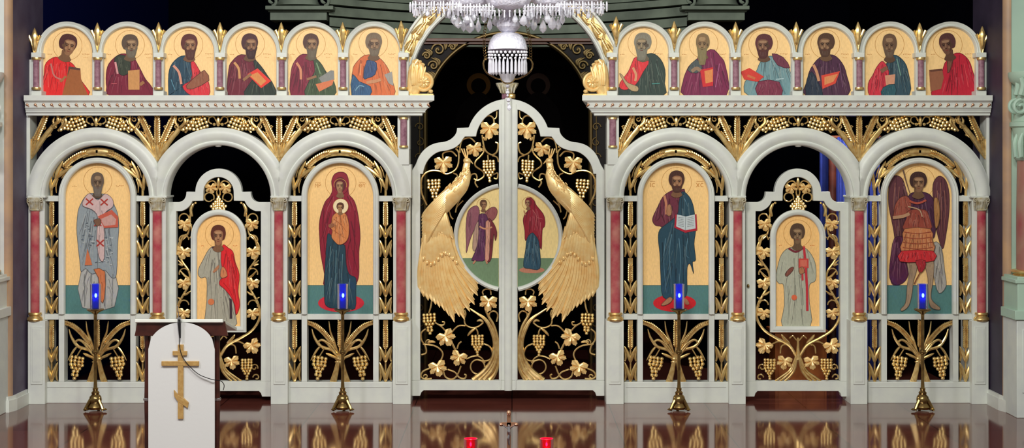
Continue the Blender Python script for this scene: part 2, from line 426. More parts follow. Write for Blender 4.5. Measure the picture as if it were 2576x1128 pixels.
def reveal(side):
    X = XL if side < 0 else XR; s = side
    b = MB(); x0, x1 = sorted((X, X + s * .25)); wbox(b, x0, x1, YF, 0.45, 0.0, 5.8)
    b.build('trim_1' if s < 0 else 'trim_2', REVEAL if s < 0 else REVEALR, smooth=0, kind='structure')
    b = MB(); Xt = X + s * 0.052      # ochre corner moulding
    b.lathe(0, [(0, 0)], 0) if False else None
    n = 8; vs = []
    for k in range(n + 1):
        a = pi / 2 * k / n
        for z in (0.0, 5.8): vs.append((X + s * 0.055 * (1 - cos(a)) , YF - 0.055 * sin(a) , z))
    for z in (0.0, 5.8): vs.append((X + s * 0.08, YF, z))
    fs = [(2 * k, 2 * k + 1, 2 * k + 3, 2 * k + 2) for k in range(n + 1)]
    b.add(vs, fs); b.build('trim_3' if s < 0 else 'trim_4', TANP, smooth=40, kind='structure')
    b = MB(); x0, x1 = sorted((X + s * .055, X + s * 2.5)); wbox(b, x0, x1, YF - .045, YF + .2, 0, 5.8)
    b.build('wall_front_left' if s < 0 else 'wall_front_right', WHITE2 if s < 0 else MINT, smooth=0, kind='structure')
    # stepped white baseboard following the reveal and the corner
    b = MB(); pts = [(X, 0.0), (X - s * .03, 0.0), (X - s * .03, YF + .02), (X - s * .0, YF - .09), (X + s * .09, YF - .10), (X + s * .16, YF - .17), (X + s * 2.5, YF - .17), (X + s * 2.5, YF), (X, YF)]
    for z0, z1, g in ((0, .10, 0), (.10, .13, .012)):
        q = [(a + s * g, c + g) for a, c in pts]; n = len(q)
        b.add([(a, c, z0) for a, c in q] + [(a, c, z1) for a, c in q], [tuple(range(n - 1, -1, -1)), tuple(range(n, 2 * n))] + [(i, (i + 1) % n, (i + 1) % n + n, i + n) for i in range(n)])
    b.build('baseboard_left' if s < 0 else 'baseboard_right', WHITE, smooth=0, kind='structure')
reveal(-1); reveal(1)
# apse behind the screen: lintel wall, curved cornice
YA = 3.0
b = MB()
b.box(1040, -60, 1520, 97, YA, YA + .3)
for k in range(2): pass
b.build('wall_apse', SAGE, smooth=0, kind='structure')
def cornice_arc(name, ya, rows):
    b = MB()
    for (p0, p1, sag, o) in rows:
        n = 28; vs = []
        for i in range(n + 1):
            t = i / n * 2 - 1; X = 830 + (1727 - 830) * i / n
            dy = 0.9 * (1 - t * t)
            for (pp, q) in ((p0, 0), (p1, 0), (p1, .2), (p0, .2)):
                # a real concave curve: constant height, depth grows to the middle
                z = M3(0, pp, ya)[2]; x = M3(X, 0, ya)[0]
                vs.append((x, ya + dy - o + q, z))
        fs = []
        for i in range(n):
            for k in range(4): fs.append((i * 4 + k, i * 4 + (k + 1) % 4, (i + 1) * 4 + (k + 1) % 4, (i + 1) * 4 + k))
        b.add(vs, fs)
    return b.build(name, SAGE, smooth=30, kind='structure')
cornice_arc('trim_5', 2.0, [(-70, -6, 0, .10), (-2, 14, 0, .16), (18, 40, 0, .08), (44, 66, 0, .03), (68, 100, 0, -.02)])
# ------------------------------------------------------------------ columns of the screen
def column(x0, x1, s0, s1, label):
    t = thing('screen_column', label, 'column', M3((x0 + x1) / 2, FY(0), 0.05), 'marble columns on white pedestals')
    b = MB(); f = FY(0); b.box(x0, 808, x1, f, 0.0, 0.3)
    b.box(x0 + 7, 822, x1 - 7, 968, -0.008, 0.0); b.box(x0 + 11, 828, x1 - 11, 962, -.012, -.008)
    b.build('pedestal', WHITE, t, bevel=.004)
    b = MB(); b.box(x0 + 1, 497, x1 - 1, 808, 0.05, 0.3); b.build('backing_panel', WHITE, t, bevel=.004)
    c = (s0 + s1) / 2; r = (s1 - s0) / 2
    b = MB(); b.lathe(c, [(530, r), (532, r), (660, r + .3), (786, r), (788, r)], 0.03, 20, .8); b.build('shaft', MARBLE, t)
    b = MB()
    b.lathe(c, [(786, r + 1), (787, r + 5), (791, r + 6), (794, r + 3), (796, r + 3), (799, r + 7), (804, r + 9), (808, r + 7)], 0.03, 20, .8)
    b.build('base_ring', GOLD, t)
    b = MB(); b.lathe(c, [(531, r + 1), (529, r + 3), (526, r), (516, r + 3), (506, r + 7), (500, r + 9), (497, r + 9)], 0.03, 20, .9)
    for k in range(7):
        xx = c + (k - 3) * (r + 5) / 3.2; lean = (k - 3) * 1.2
        b.tube([(xx, 528, 0.0 + abs(k - 3) * .008), (xx + lean * .3, 517, -.012 + abs(k - 3) * .008), (xx + lean, 507, -.03 + abs(k - 3) * .008)], [1.5, 2.6, 3.2], 0, 1, 6)
    for sd in (-1, 1): b.tube(spiral(c + sd * (r + 4), 504, 6, 1, 90, 90 - sd * 400, 20), 1.4, -.02, 1, 6, 0)
    b.build('capital', mat_capital, t)
    b = MB(); b.box(x0 - 1, 493, x1 + 1, 498, -0.015, 0.25); b.build('abacus', WHITE, t, bevel=.003)
mat_capital = mat('parcel_gilt_plaster', (205, 204, 190), 0.4, 0.1, noise=((172, 156, 112), 30))
colL = [(70, 113, 77, 99), (375, 418, 384, 407), (681, 724, 690, 712), (988, 1033, 997, 1021)]
wh = ['at the far left end', 'between the icon of the robed bishop and the deacon door at left', 'between the deacon door at left and the maroon-veiled icon', 'just left of the royal doors',
      'just right of the royal doors', 'between the icon with open white book and the right deacon door', 'between the right deacon door and the winged warrior icon', 'at the far right end']
cols = colL + [(MX - c[1] + 1, MX - c[0], MX - c[3], MX - c[2]) for c in reversed(colL)]
for c, w in zip(cols, wh): column(*c, 'red marble column with carved capital on white pedestal ' + w)

# ------------------------------------------------------------------ bays
CY = 497
ARCHP = [(131, .16), (131, .02), (133.5, .0), (138, -.006), (140.5, .012), (143, .014), (146, .002), (158, -.02), (169, -.012), (173, .0), (176, .004), (176, .16)]
def arch_surround(t, cx, lo, hi):
    b = MB(); b.sweep(arcp(cx, CY, 1, 180, 0, 64), [(r - 1, y) for r, y in ARCHP], clamp=(lo, hi), y=0)
    return b.build('arch_surround', WHITE, t, smooth=50)
def ring_frame(mb, cx, cy, ri, ro, yb, y, prof=None):
    path = [(cx - ri, yb)] + arcp(cx, cy, ri, 180, 0, 40) + [(cx + ri, yb)]
    w = ro - ri
    mb.sweep(path, prof or [(0, .04), (0, .0), (w * .2, -.012), (w * .45, -.016), (w * .6, -.008), (w * .8, -.012), (w, -.004), (w, .04)], y=y)
def strip(t, x, cx, sgn):
    "gilded wheat strip in the narrow opening centred on x"
    y = .095
    b = MB()
    ear(b, [(x, 566), (x, 512)], 7.5, y); b.tube([(x, 790), (x, 540)], 2.4, y + .012, .7, 6, 0)
    b.box(x - 5.5, 507, x + 5.5, 532, y - .004, y + .02)
    for yt, yb in ((565, 600), (604, 649), (706, 747), (748, 790)): vee(b, x, yt, yb, 15, y)
    b.box(x - 6, 650, x + 6, 667, y - .004, y + .02)
    ear(b, [(x, 707), (x, 664)], 7.5, y)
    b.build('wheat_strip', GOLD, t)
    b = MB(); b.tube([(x, 962), (x, 806)], 2.4, y + .012, .7, 6, 0)
    b.box(x - 6, 806, x + 6, 822, y - .004, y + .02)
    ear(b, [(x, 874), (x, 818)], 7.5, y)
    for yt, yb in ((872, 912), (912, 961)): vee(b, x, yt, yb, 15, y)
    b.build('wheat_strip', GOLD, t)
    # part following the arch
    b = MB()
    def A(r, a): return (cx + sgn * r * sin(radians(a)), CY - r * cos(radians(a)))
    xx = lambda dx: x - sgn * dx
    b.tube([(x, 493), (x, 470), A(114, 76)], 3.2, y, .8, 7)
    blade(b, [(x + sgn * 2, 480), (x + sgn * 3, 455), (x + sgn * 4, 430)], 4.2, y - .014)
    blade(b, [(x, 476), (x - sgn * 9, 455), (x - sgn * 17, 443)], 4.2, y - .01)
    blade(b, [(x - sgn * 12, 486), (x - sgn * 11, 468), (x - sgn * 17, 450)], 1.8, y)
    blade(b, [(x + sgn * 12, 470), (x + sgn * 9, 455), (x + sgn * 7, 448)], 1.8, y)
    b.tube([A(114, 76), A(113, 62), A(113, 50)], 3.8, y, .8, 7)
    blade(b, [A(113, 68), A(119, 57), A(126, 43)], 4.6, y - .012)
    blade(b, [A(112, 64), A(105, 52), A(101, 38)], 4.6, y - .012)
    blade(b, [A(122, 66), A(126, 58), A(128, 52)], 1.8, y)
    blade(b, [A(102, 62), A(101, 56), A(103, 50)], 1.8, y)
    ear(b, [A(113, 46), A(114, 34), A(115, 22), A(115, 14)], 9, y)
    b.sweep(arcp(cx, CY, 115, 90 - sgn * 20, 90 + sgn * 1, 8) if sgn < 0 else arcp(cx, CY, 115, 89, 70, 8)[::1] if False else [A(115, 20 - 2.7 * k) for k in range(9)][::-1 if sgn > 0 else 1], [(-10, .02), (-10, .004), (-3, -.008), (4, -.008), (10, .004), (10, .02)], y=y)
    b.build('wheat_garland', GOLD, t)
def sheaf(t, cx):
    y = .10
    b = MB()
    for sd in (-1, 1):
        X = lambda d: cx + sd * d
        for k in range(4):
            o = k * 5.5
            b.tube([(X(10 + o * .75 + 2), 963), (X(6 + o * .5), 935), (X(2 + o * .25), 905), (X(1 + o * .2), 895)], 2.8, y - .01 - .004 * (3 - k), .9, 7)
        blade(b, [(X(3), 898), (X(14), 862), (X(24), 836), (X(28), 808)], 2.8, y - .012)
        blade(b, [(X(5), 900), (X(20), 882), (X(48), 872), (X(64), 850), (X(71), 828)], 4.0, y - .01)
        b.tube([(X(6), 898), (X(22), 878), (X(34), 862), (X(46), 856), (X(54), 862), (X(44), 874)], [3, 3.4, 3.6, 3.2, 2.6, 1.2], y - .012, .8, 7)
        b.tube([(X(8), 890), (X(24), 868), (X(40), 858)], [2, 2.6, 1], y - .02, .8, 7)
        blade(b, [(X(50), 872), (X(60), 884), (X(74), 908)], 3.0, y)
        blade(b, [(X(8), 902), (X(22), 896), (X(36), 889)], 3.6, y - .02)
        b.tube([(X(40), 878), (X(46), 888), (X(52), 898)], 1.8, y, .8, 6)
    b.ell(cx, 903, 14, 6, 0, y - .01, 6, 12, 6)
    b.ell(cx - 2, 911, 12, 4, 0, y - .012, 5, 12, 6)
    b.build('stalk_bundle', GOLD, t)
    b = MB(); ear(b, [(cx, 870), (cx, 807)], 7.5, y - .012); b.tube([(cx, 905), (cx, 865)], 3, y - .01, .8, 7, 0); b.build('wheat_ear', GOLD, t)
    for sd in (-1, 1):
        X = lambda d: cx + sd * d
        b = MB(); ear(b, [(X(20), 862), (X(42), 836), (X(62), 820), (X(82), 812)], 7.5, y); b.tube([(X(4), 892), (X(12), 876), (X(22), 860)], 3, y, .8, 7); b.build('wheat_ear', GOLD, t)
        b = MB(); grapes(b, X(49), 896, 39, 62, y - .01, -sd * -8); b.build('grape_cluster', GOLD, t)
def bay(cx, lo, hi, where, cap):
    t = thing('icon_bay', where, 'carved panel', M3(cx, FY(.06), .1), 'arched bays of gilded openwork')
    arch_surround(t, cap, lo, hi)
    b = MB(); f = FY(.06); y = .06
    for sd in (-1, 1):
        x0, x1 = sorted((cx + sd * 83, cx + sd * 97)); b.box(x0, CY - 6, x1, 962, y + .0, y + .1)
        x0, x1 = sorted((cx + sd * 97, cx + sd * 132)); b.box(x0, 493, x1, 507, y + .004, y + .1); b.box(x0, 791, x1, 805, y + .004, y + .1)
    b.box(cx - 83, 791, cx + 83, 805, y + .004, y + .1)
    b.box(cx - 132, 962, cx + 132, f, y, y + .12); b.box(cx - 126, 974, cx + 126, 976, y - .006, y)
    b.build('panel_frame', WHITE, t, bevel=.004)
    for sd in (-1, 1): strip(t, cx + sd * 114.5, cx, sd)
    sheaf(t, cx)
    return t
BCX = [244.5, 855.5, 1700.5, 2314.5]
bay(BCX[0], 66, 395.6, 'white arched bay with gold wheat strips around the bishop icon, farthest left', 242)
bay(BCX[1], 702.4, 1032, 'white arched bay with gold wheat strips around the maroon-veiled mother icon', 855.5)
bay(BCX[2], 1525, 1854.4, 'white arched bay with gold wheat strips around the icon with open white book', 1701.5)
bay(BCX[3], 2162.4, 2491, 'white arched bay with gold wheat strips around the winged warrior icon, farthest right', 2316)

# ------------------------------------------------------------------ the four large icons
def big_icon(cx, label, fn):
    t = thing('icon', label, 'icon', M3(cx, 791, .1), None)
    b = MB(); ring_frame(b, cx, 494, 83, 97, 791, .045); b.build('frame', WHITE, t, smooth=45)
    p = Paint(.10)
    bg = [(cx - 84, 791)] + arcp(cx, 494, 84, 180, 0, 40) + [(cx + 84, 791)]
    p.face(bg, p.nx(), GOLDBG)
    p.P((84, 128, 124), [(cx - 84, 718), (cx + 84, 718), (cx + 84, 791), (cx - 84, 791)], 0)
    p.L((60, 90, 84), [(cx - 84, 718.5), (cx + 84, 718.5)], 1.2)
    fn(p, cx)
    p.add([p.W(a, c, .103) for a, c in bg], [tuple(range(len(bg) - 1, -1, -1))], (90, 60, 30))
    p.build('painting', PAINT, t, smooth=0)
    return t
def bishop(p, cx):
    p.halo(246, 456, 36); marks(p, 182, 469, 14); marks(p, 292, 468, 20)
    robe = (146, 156, 160)
    p.P((176, 176, 170), [(205, 680), (288, 680), (288, 772), (207, 774)], 2)
    p.P(robe, [(227, 487), (213, 497), (203, 514), (196, 534), (193, 575), (196, 615), (201, 660), (204, 684), (216, 676), (232, 690), (262, 680), (276, 694), (284, 700), (293, 690), (296, 615), (299, 572), (296, 539), (288, 518), (279, 501), (263, 489)], 3)
    for i in range(120):   # woven pattern of the vestment
        a = random.uniform(206, 284); c = random.uniform(562, 668)
        if 236 < a < 264 and c < 655 or (a > 240 and c < 586) or (a < 236 and c > 620): continue
        p.L((92, 104, 116) if i % 2 else (190, 196, 196), [(a - 3, c), (a + 3, c + random.uniform(-3, 3))], 1.6)
    for k in range(5): p.L((112, 116, 116), [(212 + k * 18, 690), (213 + k * 17, 770)], 1.3)
    p.P((206, 118, 72), [(236, 678), (264, 684), (262, 752), (254, 758), (248, 700)], 2)
    p.P((206, 116, 74), [(220, 626), (232, 667), (213, 668)], 0)
    p.P((205, 176, 172), [(226, 487), (212, 500), (208, 518), (232, 528), (246, 548), (243, 600), (250, 650), (262, 650), (262, 560), (264, 536), (284, 520), (282, 500), (264, 488), (246, 504)], 3)
    p.P((196, 92, 72), [(246, 545), (281, 528), (297, 545), (297, 572), (262, 574)], 0)
    p.P((198, 152, 142), [(252, 552), (280, 540), (292, 552), (290, 566), (262, 569)], 0)
    for x, y_ in ((225, 508), (262, 509), (246, 561), (252, 612)):
        p.L((170, 56, 46), [(x - 9, y_ - 8), (x + 9, y_ + 8)], 3.4); p.L((170, 56, 46), [(x - 9, y_ + 8), (x + 9, y_ - 8)], 3.4)
    p.P((120, 86, 66), [(236, 556), (250, 550), (254, 562), (244, 570)], 2)
    head(p, 245, 459, 18, 25, (96, 84, 74), (104, 84, 66), (108, 98, 88), 10, .1, True)
def mother(p, cx):
    p.halo(857, 460, 39)
    for a in ((793, 462, 'MP'), (904, 462, 'OY')):
        x, y_, q = a; c = (206, 142, 70)
        if q == 'MP':
            for l in ([(x, y_ + 10), (x, y_), (x + 3, y_ + 5), (x + 6, y_), (x + 6, y_ + 10)], [(x + 9, y_ + 10), (x + 9, y_), (x + 13, y_ + 1), (x + 13, y_ + 5), (x + 9, y_ + 5)]): p.L(c, l, 1.5, 0)
        else:
            p.L(c, arcp(x + 3, y_ + 5, 4, 0, 360, 12), 1.5, 0); p.L(c, [(x, y_ + 5), (x + 6, y_ + 5)], 1.2, 0)
            p.L(c, [(x + 9, y_), (x + 12, y_ + 5), (x + 15, y_)], 1.5, 0); p.L(c, [(x + 12, y_ + 5), (x + 12, y_ + 10)], 1.5, 0)
        p.L(c, [(x, y_ - 3), (x + 14, y_ - 3)], 1)
    p.C((206, 42, 58), 858, 763, 58, 23)
    p.P((142, 26, 48), [(858, 433), (842, 438), (834, 456), (836, 478), (830, 494), (818, 508), (808, 536), (803, 565), (804, 600), (807, 640), (816, 690), (819, 722), (890, 716), (897, 712), (903, 690), (903, 635), (906, 600), (904, 565), (898, 527), (890, 504), (878, 490), (875, 478), (877, 456), (871, 438)], 3)
    p.P((34, 66, 80), [(828, 588), (822, 606), (817, 686), (816, 740), (819, 768), (838, 776), (866, 774), (893, 777), (895, 730), (895, 700), (878, 690), (870, 660), (867, 618), (850, 612)], 3)
    folds(p, (92, 132, 138), [[(832, 620), (828, 690), (830, 760)], [(846, 630), (844, 700), (846, 766)], [(862, 640), (860, 700), (864, 768)], [(880, 702), (878, 740), (880, 770)]], 1.6)
    folds(p, (96, 14, 34), [[(815, 530), (812, 580), (820, 650)], [(893, 530), (892, 590), (890, 680)], [(836, 494), (824, 520)], [(874, 494), (886, 520)], [(882, 600), (874, 640), (884, 690)]], 2)
    p.C((140, 34, 50), 858, 462, 20, 27)
    head(p, 856, 467, 14, 20, (96, 24, 36), (158, 118, 84), None, 0, -.2, veil=True)
    p.L((214, 160, 80), arcp(856, 466, 16, 200, -20, 14), 1.1, 0)
    p.P((214, 132, 74), [(846, 536), (836, 546), (834, 560), (828, 570), (836, 580), (834, 596), (842, 608), (852, 616), (866, 612), (876, 598), (878, 570), (874, 548), (866, 536)], 3)
    folds(p, (170, 90, 46), [[(840, 552), (858, 566), (872, 584)], [(840, 580), (856, 592), (870, 600)], [(852, 540), (860, 556)]], 1.6)
    p.C((242, 222, 176), 857, 519.5, 19.5); p.halo(857, 519.5, 19.5, (200, 150, 80))
    head(p, 856, 522, 9.5, 12, (90, 52, 32), (168, 124, 82), None, 0, -.1)
    p.P((150, 96, 66), [(826, 566), (838, 562), (842, 568), (830, 574)], 2)
def open_book(p, cx):
    p.halo(1702, 459, 38)
    c = (200, 136, 66)
    p.L(c, [(1637, 461), (1637, 471)], 1.7); p.L(c, arcp(1645, 466, 4.5, 60, 300, 10), 1.5, 0)
    p.L(c, [(1752, 461), (1759, 471)], 1.7); p.L(c, [(1759, 461), (1752, 471)], 1.7); p.L(c, arcp(1767, 466, 4.5, 60, 300, 10), 1.5, 0)
    p.L(c, [(1635, 457), (1648, 457)], 1); p.L(c, [(1752, 457), (1769, 457)], 1)
    p.C((205, 32, 40), 1697, 763, 54, 22)
    p.P((110, 44, 62), [(1690, 480), (1668, 495), (1655, 520), (1643, 545), (1642, 558), (1650, 568), (1664, 571), (1668, 586), (1722, 590), (1724, 486), (1712, 478)], 3)
    p.P((38, 72, 88), [(1716, 482), (1733, 494), (1743, 515), (1748, 545), (1750, 580), (1746, 614), (1750, 654), (1742, 660), (1745, 689), (1736, 664), (1729, 672), (1728, 700), (1726, 745), (1700, 752), (1668, 748), (1662, 690), (1660, 640), (1656, 602), (1660, 578), (1682, 560), (1704, 540), (1708, 510)], 3)
    folds(p, (92, 132, 150), [[(1690, 590), (1684, 640), (1690, 740)], [(1708, 600), (1712, 660), (1706, 740)], [(1674, 600), (1670, 660), (1676, 736)], [(1730, 600), (1726, 640), (1734, 650)], [(1722, 500), (1730, 520)]], 1.8)
    folds(p, (18, 42, 56), [[(1698, 580), (1698, 660), (1700, 745)], [(1718, 590), (1720, 660), (1717, 740)], [(1666, 610), (1668, 680)]], 2)
    p.L((196, 130, 96), [(1671, 492), (1676, 515), (1676, 540)], 6)
    p.P((170, 120, 84), [(1678, 520), (1686, 514), (1690, 528), (1688, 542), (1678, 542)], 2)
    folds(p, (70, 20, 36), [[(1662, 520), (1660, 545), (1652, 556)], [(1684, 500), (1684, 512)], [(1664, 540), (1672, 560)]], 2)
    p.P((176, 34, 52), [(1699, 540), (1724, 546), (1752, 539), (1754, 580), (1724, 586), (1696, 573)], 0)
    p.P((196, 206, 206), [(1703, 540), (1725, 545), (1748, 540), (1750, 575), (1724, 580), (1701, 570)], 0)
    p.L((120, 130, 134), [(1725, 545), (1724, 580)], 1.2)
    for k in range(6):
        p.L((120, 124, 126), [(1706, 547 + k * 4), (1720, 549 + k * 4.3)], .9); p.L((120, 124, 126), [(1729, 549 + k * 4.3), (1745, 546 + k * 4.3)], .9)
    p.P((168, 118, 84), [(1663, 768), (1672, 758), (1684, 748), (1692, 752), (1686, 762), (1672, 769)], 2)
    p.P((168, 118, 84), [(1722, 750), (1730, 756), (1734, 766), (1724, 766)], 2)
    head(p, 1702, 456, 20, 26, (70, 38, 30), (150, 104, 72), (76, 42, 32), 3, .12)
def warrior(p, cx):
    p.halo(2312, 459, 40); marks(p, 2262, 462, 8); marks(p, 2352, 462, 10)
    w = (98, 54, 62)
    p.P(w, [(2255, 442), (2243, 448), (2236, 470), (2236, 520), (2246, 570), (2252, 620), (2243, 660), (2240, 700), (2246, 717), (2262, 716), (2280, 700), (2286, 660), (2284, 600), (2288, 520), (2280, 480), (2270, 450)], 3)
    p.P(w, [(2365, 443), (2352, 452), (2346, 475), (2350, 530), (2356, 580), (2368, 622), (2374, 622), (2380, 590), (2387, 540), (2388, 490), (2380, 456)], 3)
    folds(p, (150, 96, 84), [[(2252, 460), (2248, 520), (2256, 590)], [(2262, 470), (2260, 530), (2266, 600)], [(2366, 460), (2368, 530), (2370, 600)], [(2376, 480), (2378, 530), (2374, 590)], [(2358, 480), (2360, 540), (2366, 600)]], 2)
    p.P((86, 34, 66), [(2250, 600), (2240, 650), (2238, 700), (2256, 718), (2278, 706), (2286, 680), (2280, 640), (2276, 600)], 3)
    p.P((168, 164, 156), [(2350, 610), (2368, 622), (2376, 680), (2380, 720), (2362, 738), (2350, 700), (2344, 650)], 3)
    sk = (166, 140, 112)
    p.P(sk, [(2282, 655), (2306, 657), (2306, 680), (2298, 708), (2294, 740), (2286, 770), (2270, 783), (2266, 778), (2278, 762), (2282, 720), (2286, 690)], 3)
    p.P(sk, [(2326, 655), (2348, 655), (2348, 700), (2342, 740), (2346, 758), (2364, 774), (2362, 780), (2342, 774), (2336, 750), (2334, 700)], 3)
    p.P((78, 40, 66), [(2288, 490), (2300, 484), (2326, 484), (2346, 498), (2356, 540), (2352, 590), (2340, 600), (2280, 600), (2278, 540), (2282, 505)], 3)
    p.P((154, 78, 62), [(2252, 516), (2264, 498), (2282, 494), (2292, 512), (2286, 540), (2262, 548), (2246, 552), (2248, 538)], 3)
    p.P((150, 70, 56), [(2286, 530), (2326, 528), (2338, 548), (2340, 580), (2274, 580), (2280, 550)], 3)
    p.L((184, 140, 106), [(2246, 548), (2270, 545), (2288, 538)], 8)
    p.P((202, 128, 82), [(2276, 576), (2340, 576), (2346, 604), (2348, 636), (2268, 636), (2272, 604)], 2)
    for k in range(4): p.L((150, 66, 46), [(2274 - k, 584 + k * 13), (2308, 588 + k * 13), (2343 + k, 584 + k * 13)], 1.8)
    for k in range(7): p.L((160, 84, 56), [(2280 + k * 10, 590), (2276 + k * 11, 634)], 1.2)
    p.P((204, 46, 52), [(2268, 632), (2348, 632), (2350, 656), (2310, 660), (2264, 658)], 2)
    p.P((170, 40, 48), [(2304, 656), (2328, 656), (2326, 676), (2314, 688), (2308, 672)], 2)
    p.L((176, 80, 62), [(2288, 506), (2308, 512), (2330, 504)], 5); p.L((184, 150, 120), [(2284, 520), (2312, 528), (2320, 546)], 3)
    p.L((110, 84, 66), [(2272, 428), (2280, 458), (2290, 490)], 4, 0, .5)
    p.P((170, 120, 70), [(2350, 500), (2360, 502), (2364, 530), (2362, 560), (2354, 575), (2350, 540)], 3)
    p.L((130, 74, 46), [(2316, 684), (2304, 706), (2300, 716)], 3)
    head(p, 2310, 459, 22, 26, (62, 38, 36), (132, 96, 70), None, 0, .1)
big_icon(BCX[0], 'arched gold-ground icon of a bearded bishop in patterned grey vestments with red crosses', bishop)
big_icon(BCX[1], 'arched gold-ground icon of a woman in maroon veil holding a child in orange', mother)
big_icon(BCX[2], 'arched gold-ground icon of a bearded man in blue mantle holding an open white book', open_book)
big_icon(BCX[3], 'arched gold-ground icon of a winged warrior in red skirt with raised sword', warrior)

# ------------------------------------------------------------------ deacon doors
def deacon_l(p):
    o = 0
    p.halo(552, 590, 36); marks(p, 506, 619, 10, (214, 128, 60)); marks(p, 586, 619, 12, (214, 128, 60))
    p.P((170, 166, 148), [(538, 620), (524, 630), (510, 656), (500, 676), (499, 692), (506, 700), (520, 702), (520, 760), (520, 822), (590, 822), (592, 790), (584, 740), (580, 690), (572, 640), (562, 622)], 3)
    folds(p, (130, 128, 116), [[(530, 702), (532, 760), (530, 818)], [(546, 700), (546, 760), (548, 818)], [(562, 730), (564, 780), (562, 818)], [(524, 640), (516, 670), (512, 690)], [(540, 650), (530, 680)]], 1.6)
    p.P((222, 36, 42), [(561, 616), (574, 624), (586, 634), (592, 661), (602, 692), (599, 733), (603, 769), (594, 793), (590, 769), (581, 748), (565, 728), (552, 716), (556, 702), (572, 695), (558, 671), (556, 640)], 3)
    folds(p, (176, 20, 30), [[(568, 630), (576, 660), (592, 700)], [(562, 712), (580, 736), (594, 776)], [(582, 640), (586, 680), (594, 720)]], 1.6)
    p.P((206, 128, 84), [(558, 672), (566, 676), (572, 694), (560, 700), (554, 694)], 2)
    p.P((176, 120, 84), [(535, 684), (546, 670), (551, 668), (550, 676), (540, 686)], 2)
    p.P((62, 44, 52), [(577, 750), (583, 754), (584, 802), (578, 802)], 0)
    p.L((70, 44, 44), [(534, 622), (548, 629), (562, 624)], 5)
    p.C((214, 122, 76), 531, 760, 8)
    head(p, 549, 593, 19, 26, (92, 42, 28), (156, 108, 74), None, 0, 0)
def deacon_r(p):
    p.halo(2006, 588, 35); marks(p, 1960, 618, 10, (214, 128, 60)); marks(p, 2038, 618, 12, (214, 128, 60))
    p.P((178, 180, 160), [(1985, 624), (1966, 641), (1957, 669), (1952, 700), (1960, 714), (1971, 718), (1973, 770), (1969, 822), (2038, 822), (2036, 760), (2036, 718), (2050, 708), (2053, 690), (2050, 660), (2036, 634), (2018, 622)], 3)
    folds(p, (140, 142, 128), [[(1982, 720), (1984, 770), (1982, 818)], [(2000, 700), (2000, 760), (2000, 818)], [(2016, 700), (2018, 770), (2018, 818)], [(1968, 660), (1964, 690)], [(2040, 660), (2044, 690)]], 1.6)
    p.L((196, 50, 62), [(2022, 620), (2026, 660), (2030, 720), (2031, 783)], 6, 0)
    p.L((196, 60, 66), [(2018, 660), (2019, 706)], 5, 0)
    p.P((204, 74, 66), [(2009, 651), (2034, 651), (2034, 675), (2009, 675)], 0)
    p.P((214, 112, 92), [(2013, 655), (2030, 655), (2030, 671), (2013, 671)], 0)
    p.P((130, 76, 62), [(1975, 690), (1986, 676), (1996, 672), (1994, 682), (1980, 696)], 2)
    p.P((176, 120, 84), [(2010, 676), (2020, 672), (2024, 686), (2012, 690)], 2)
    p.L((120, 40, 52), [(1984, 625), (2002, 634), (2020, 624)], 5)
    p.C((220, 106, 70), 1998, 749, 7)
    head(p, 2006, 589, 19, 26, (86, 64, 48), (124, 98, 72), None, 0, 0)
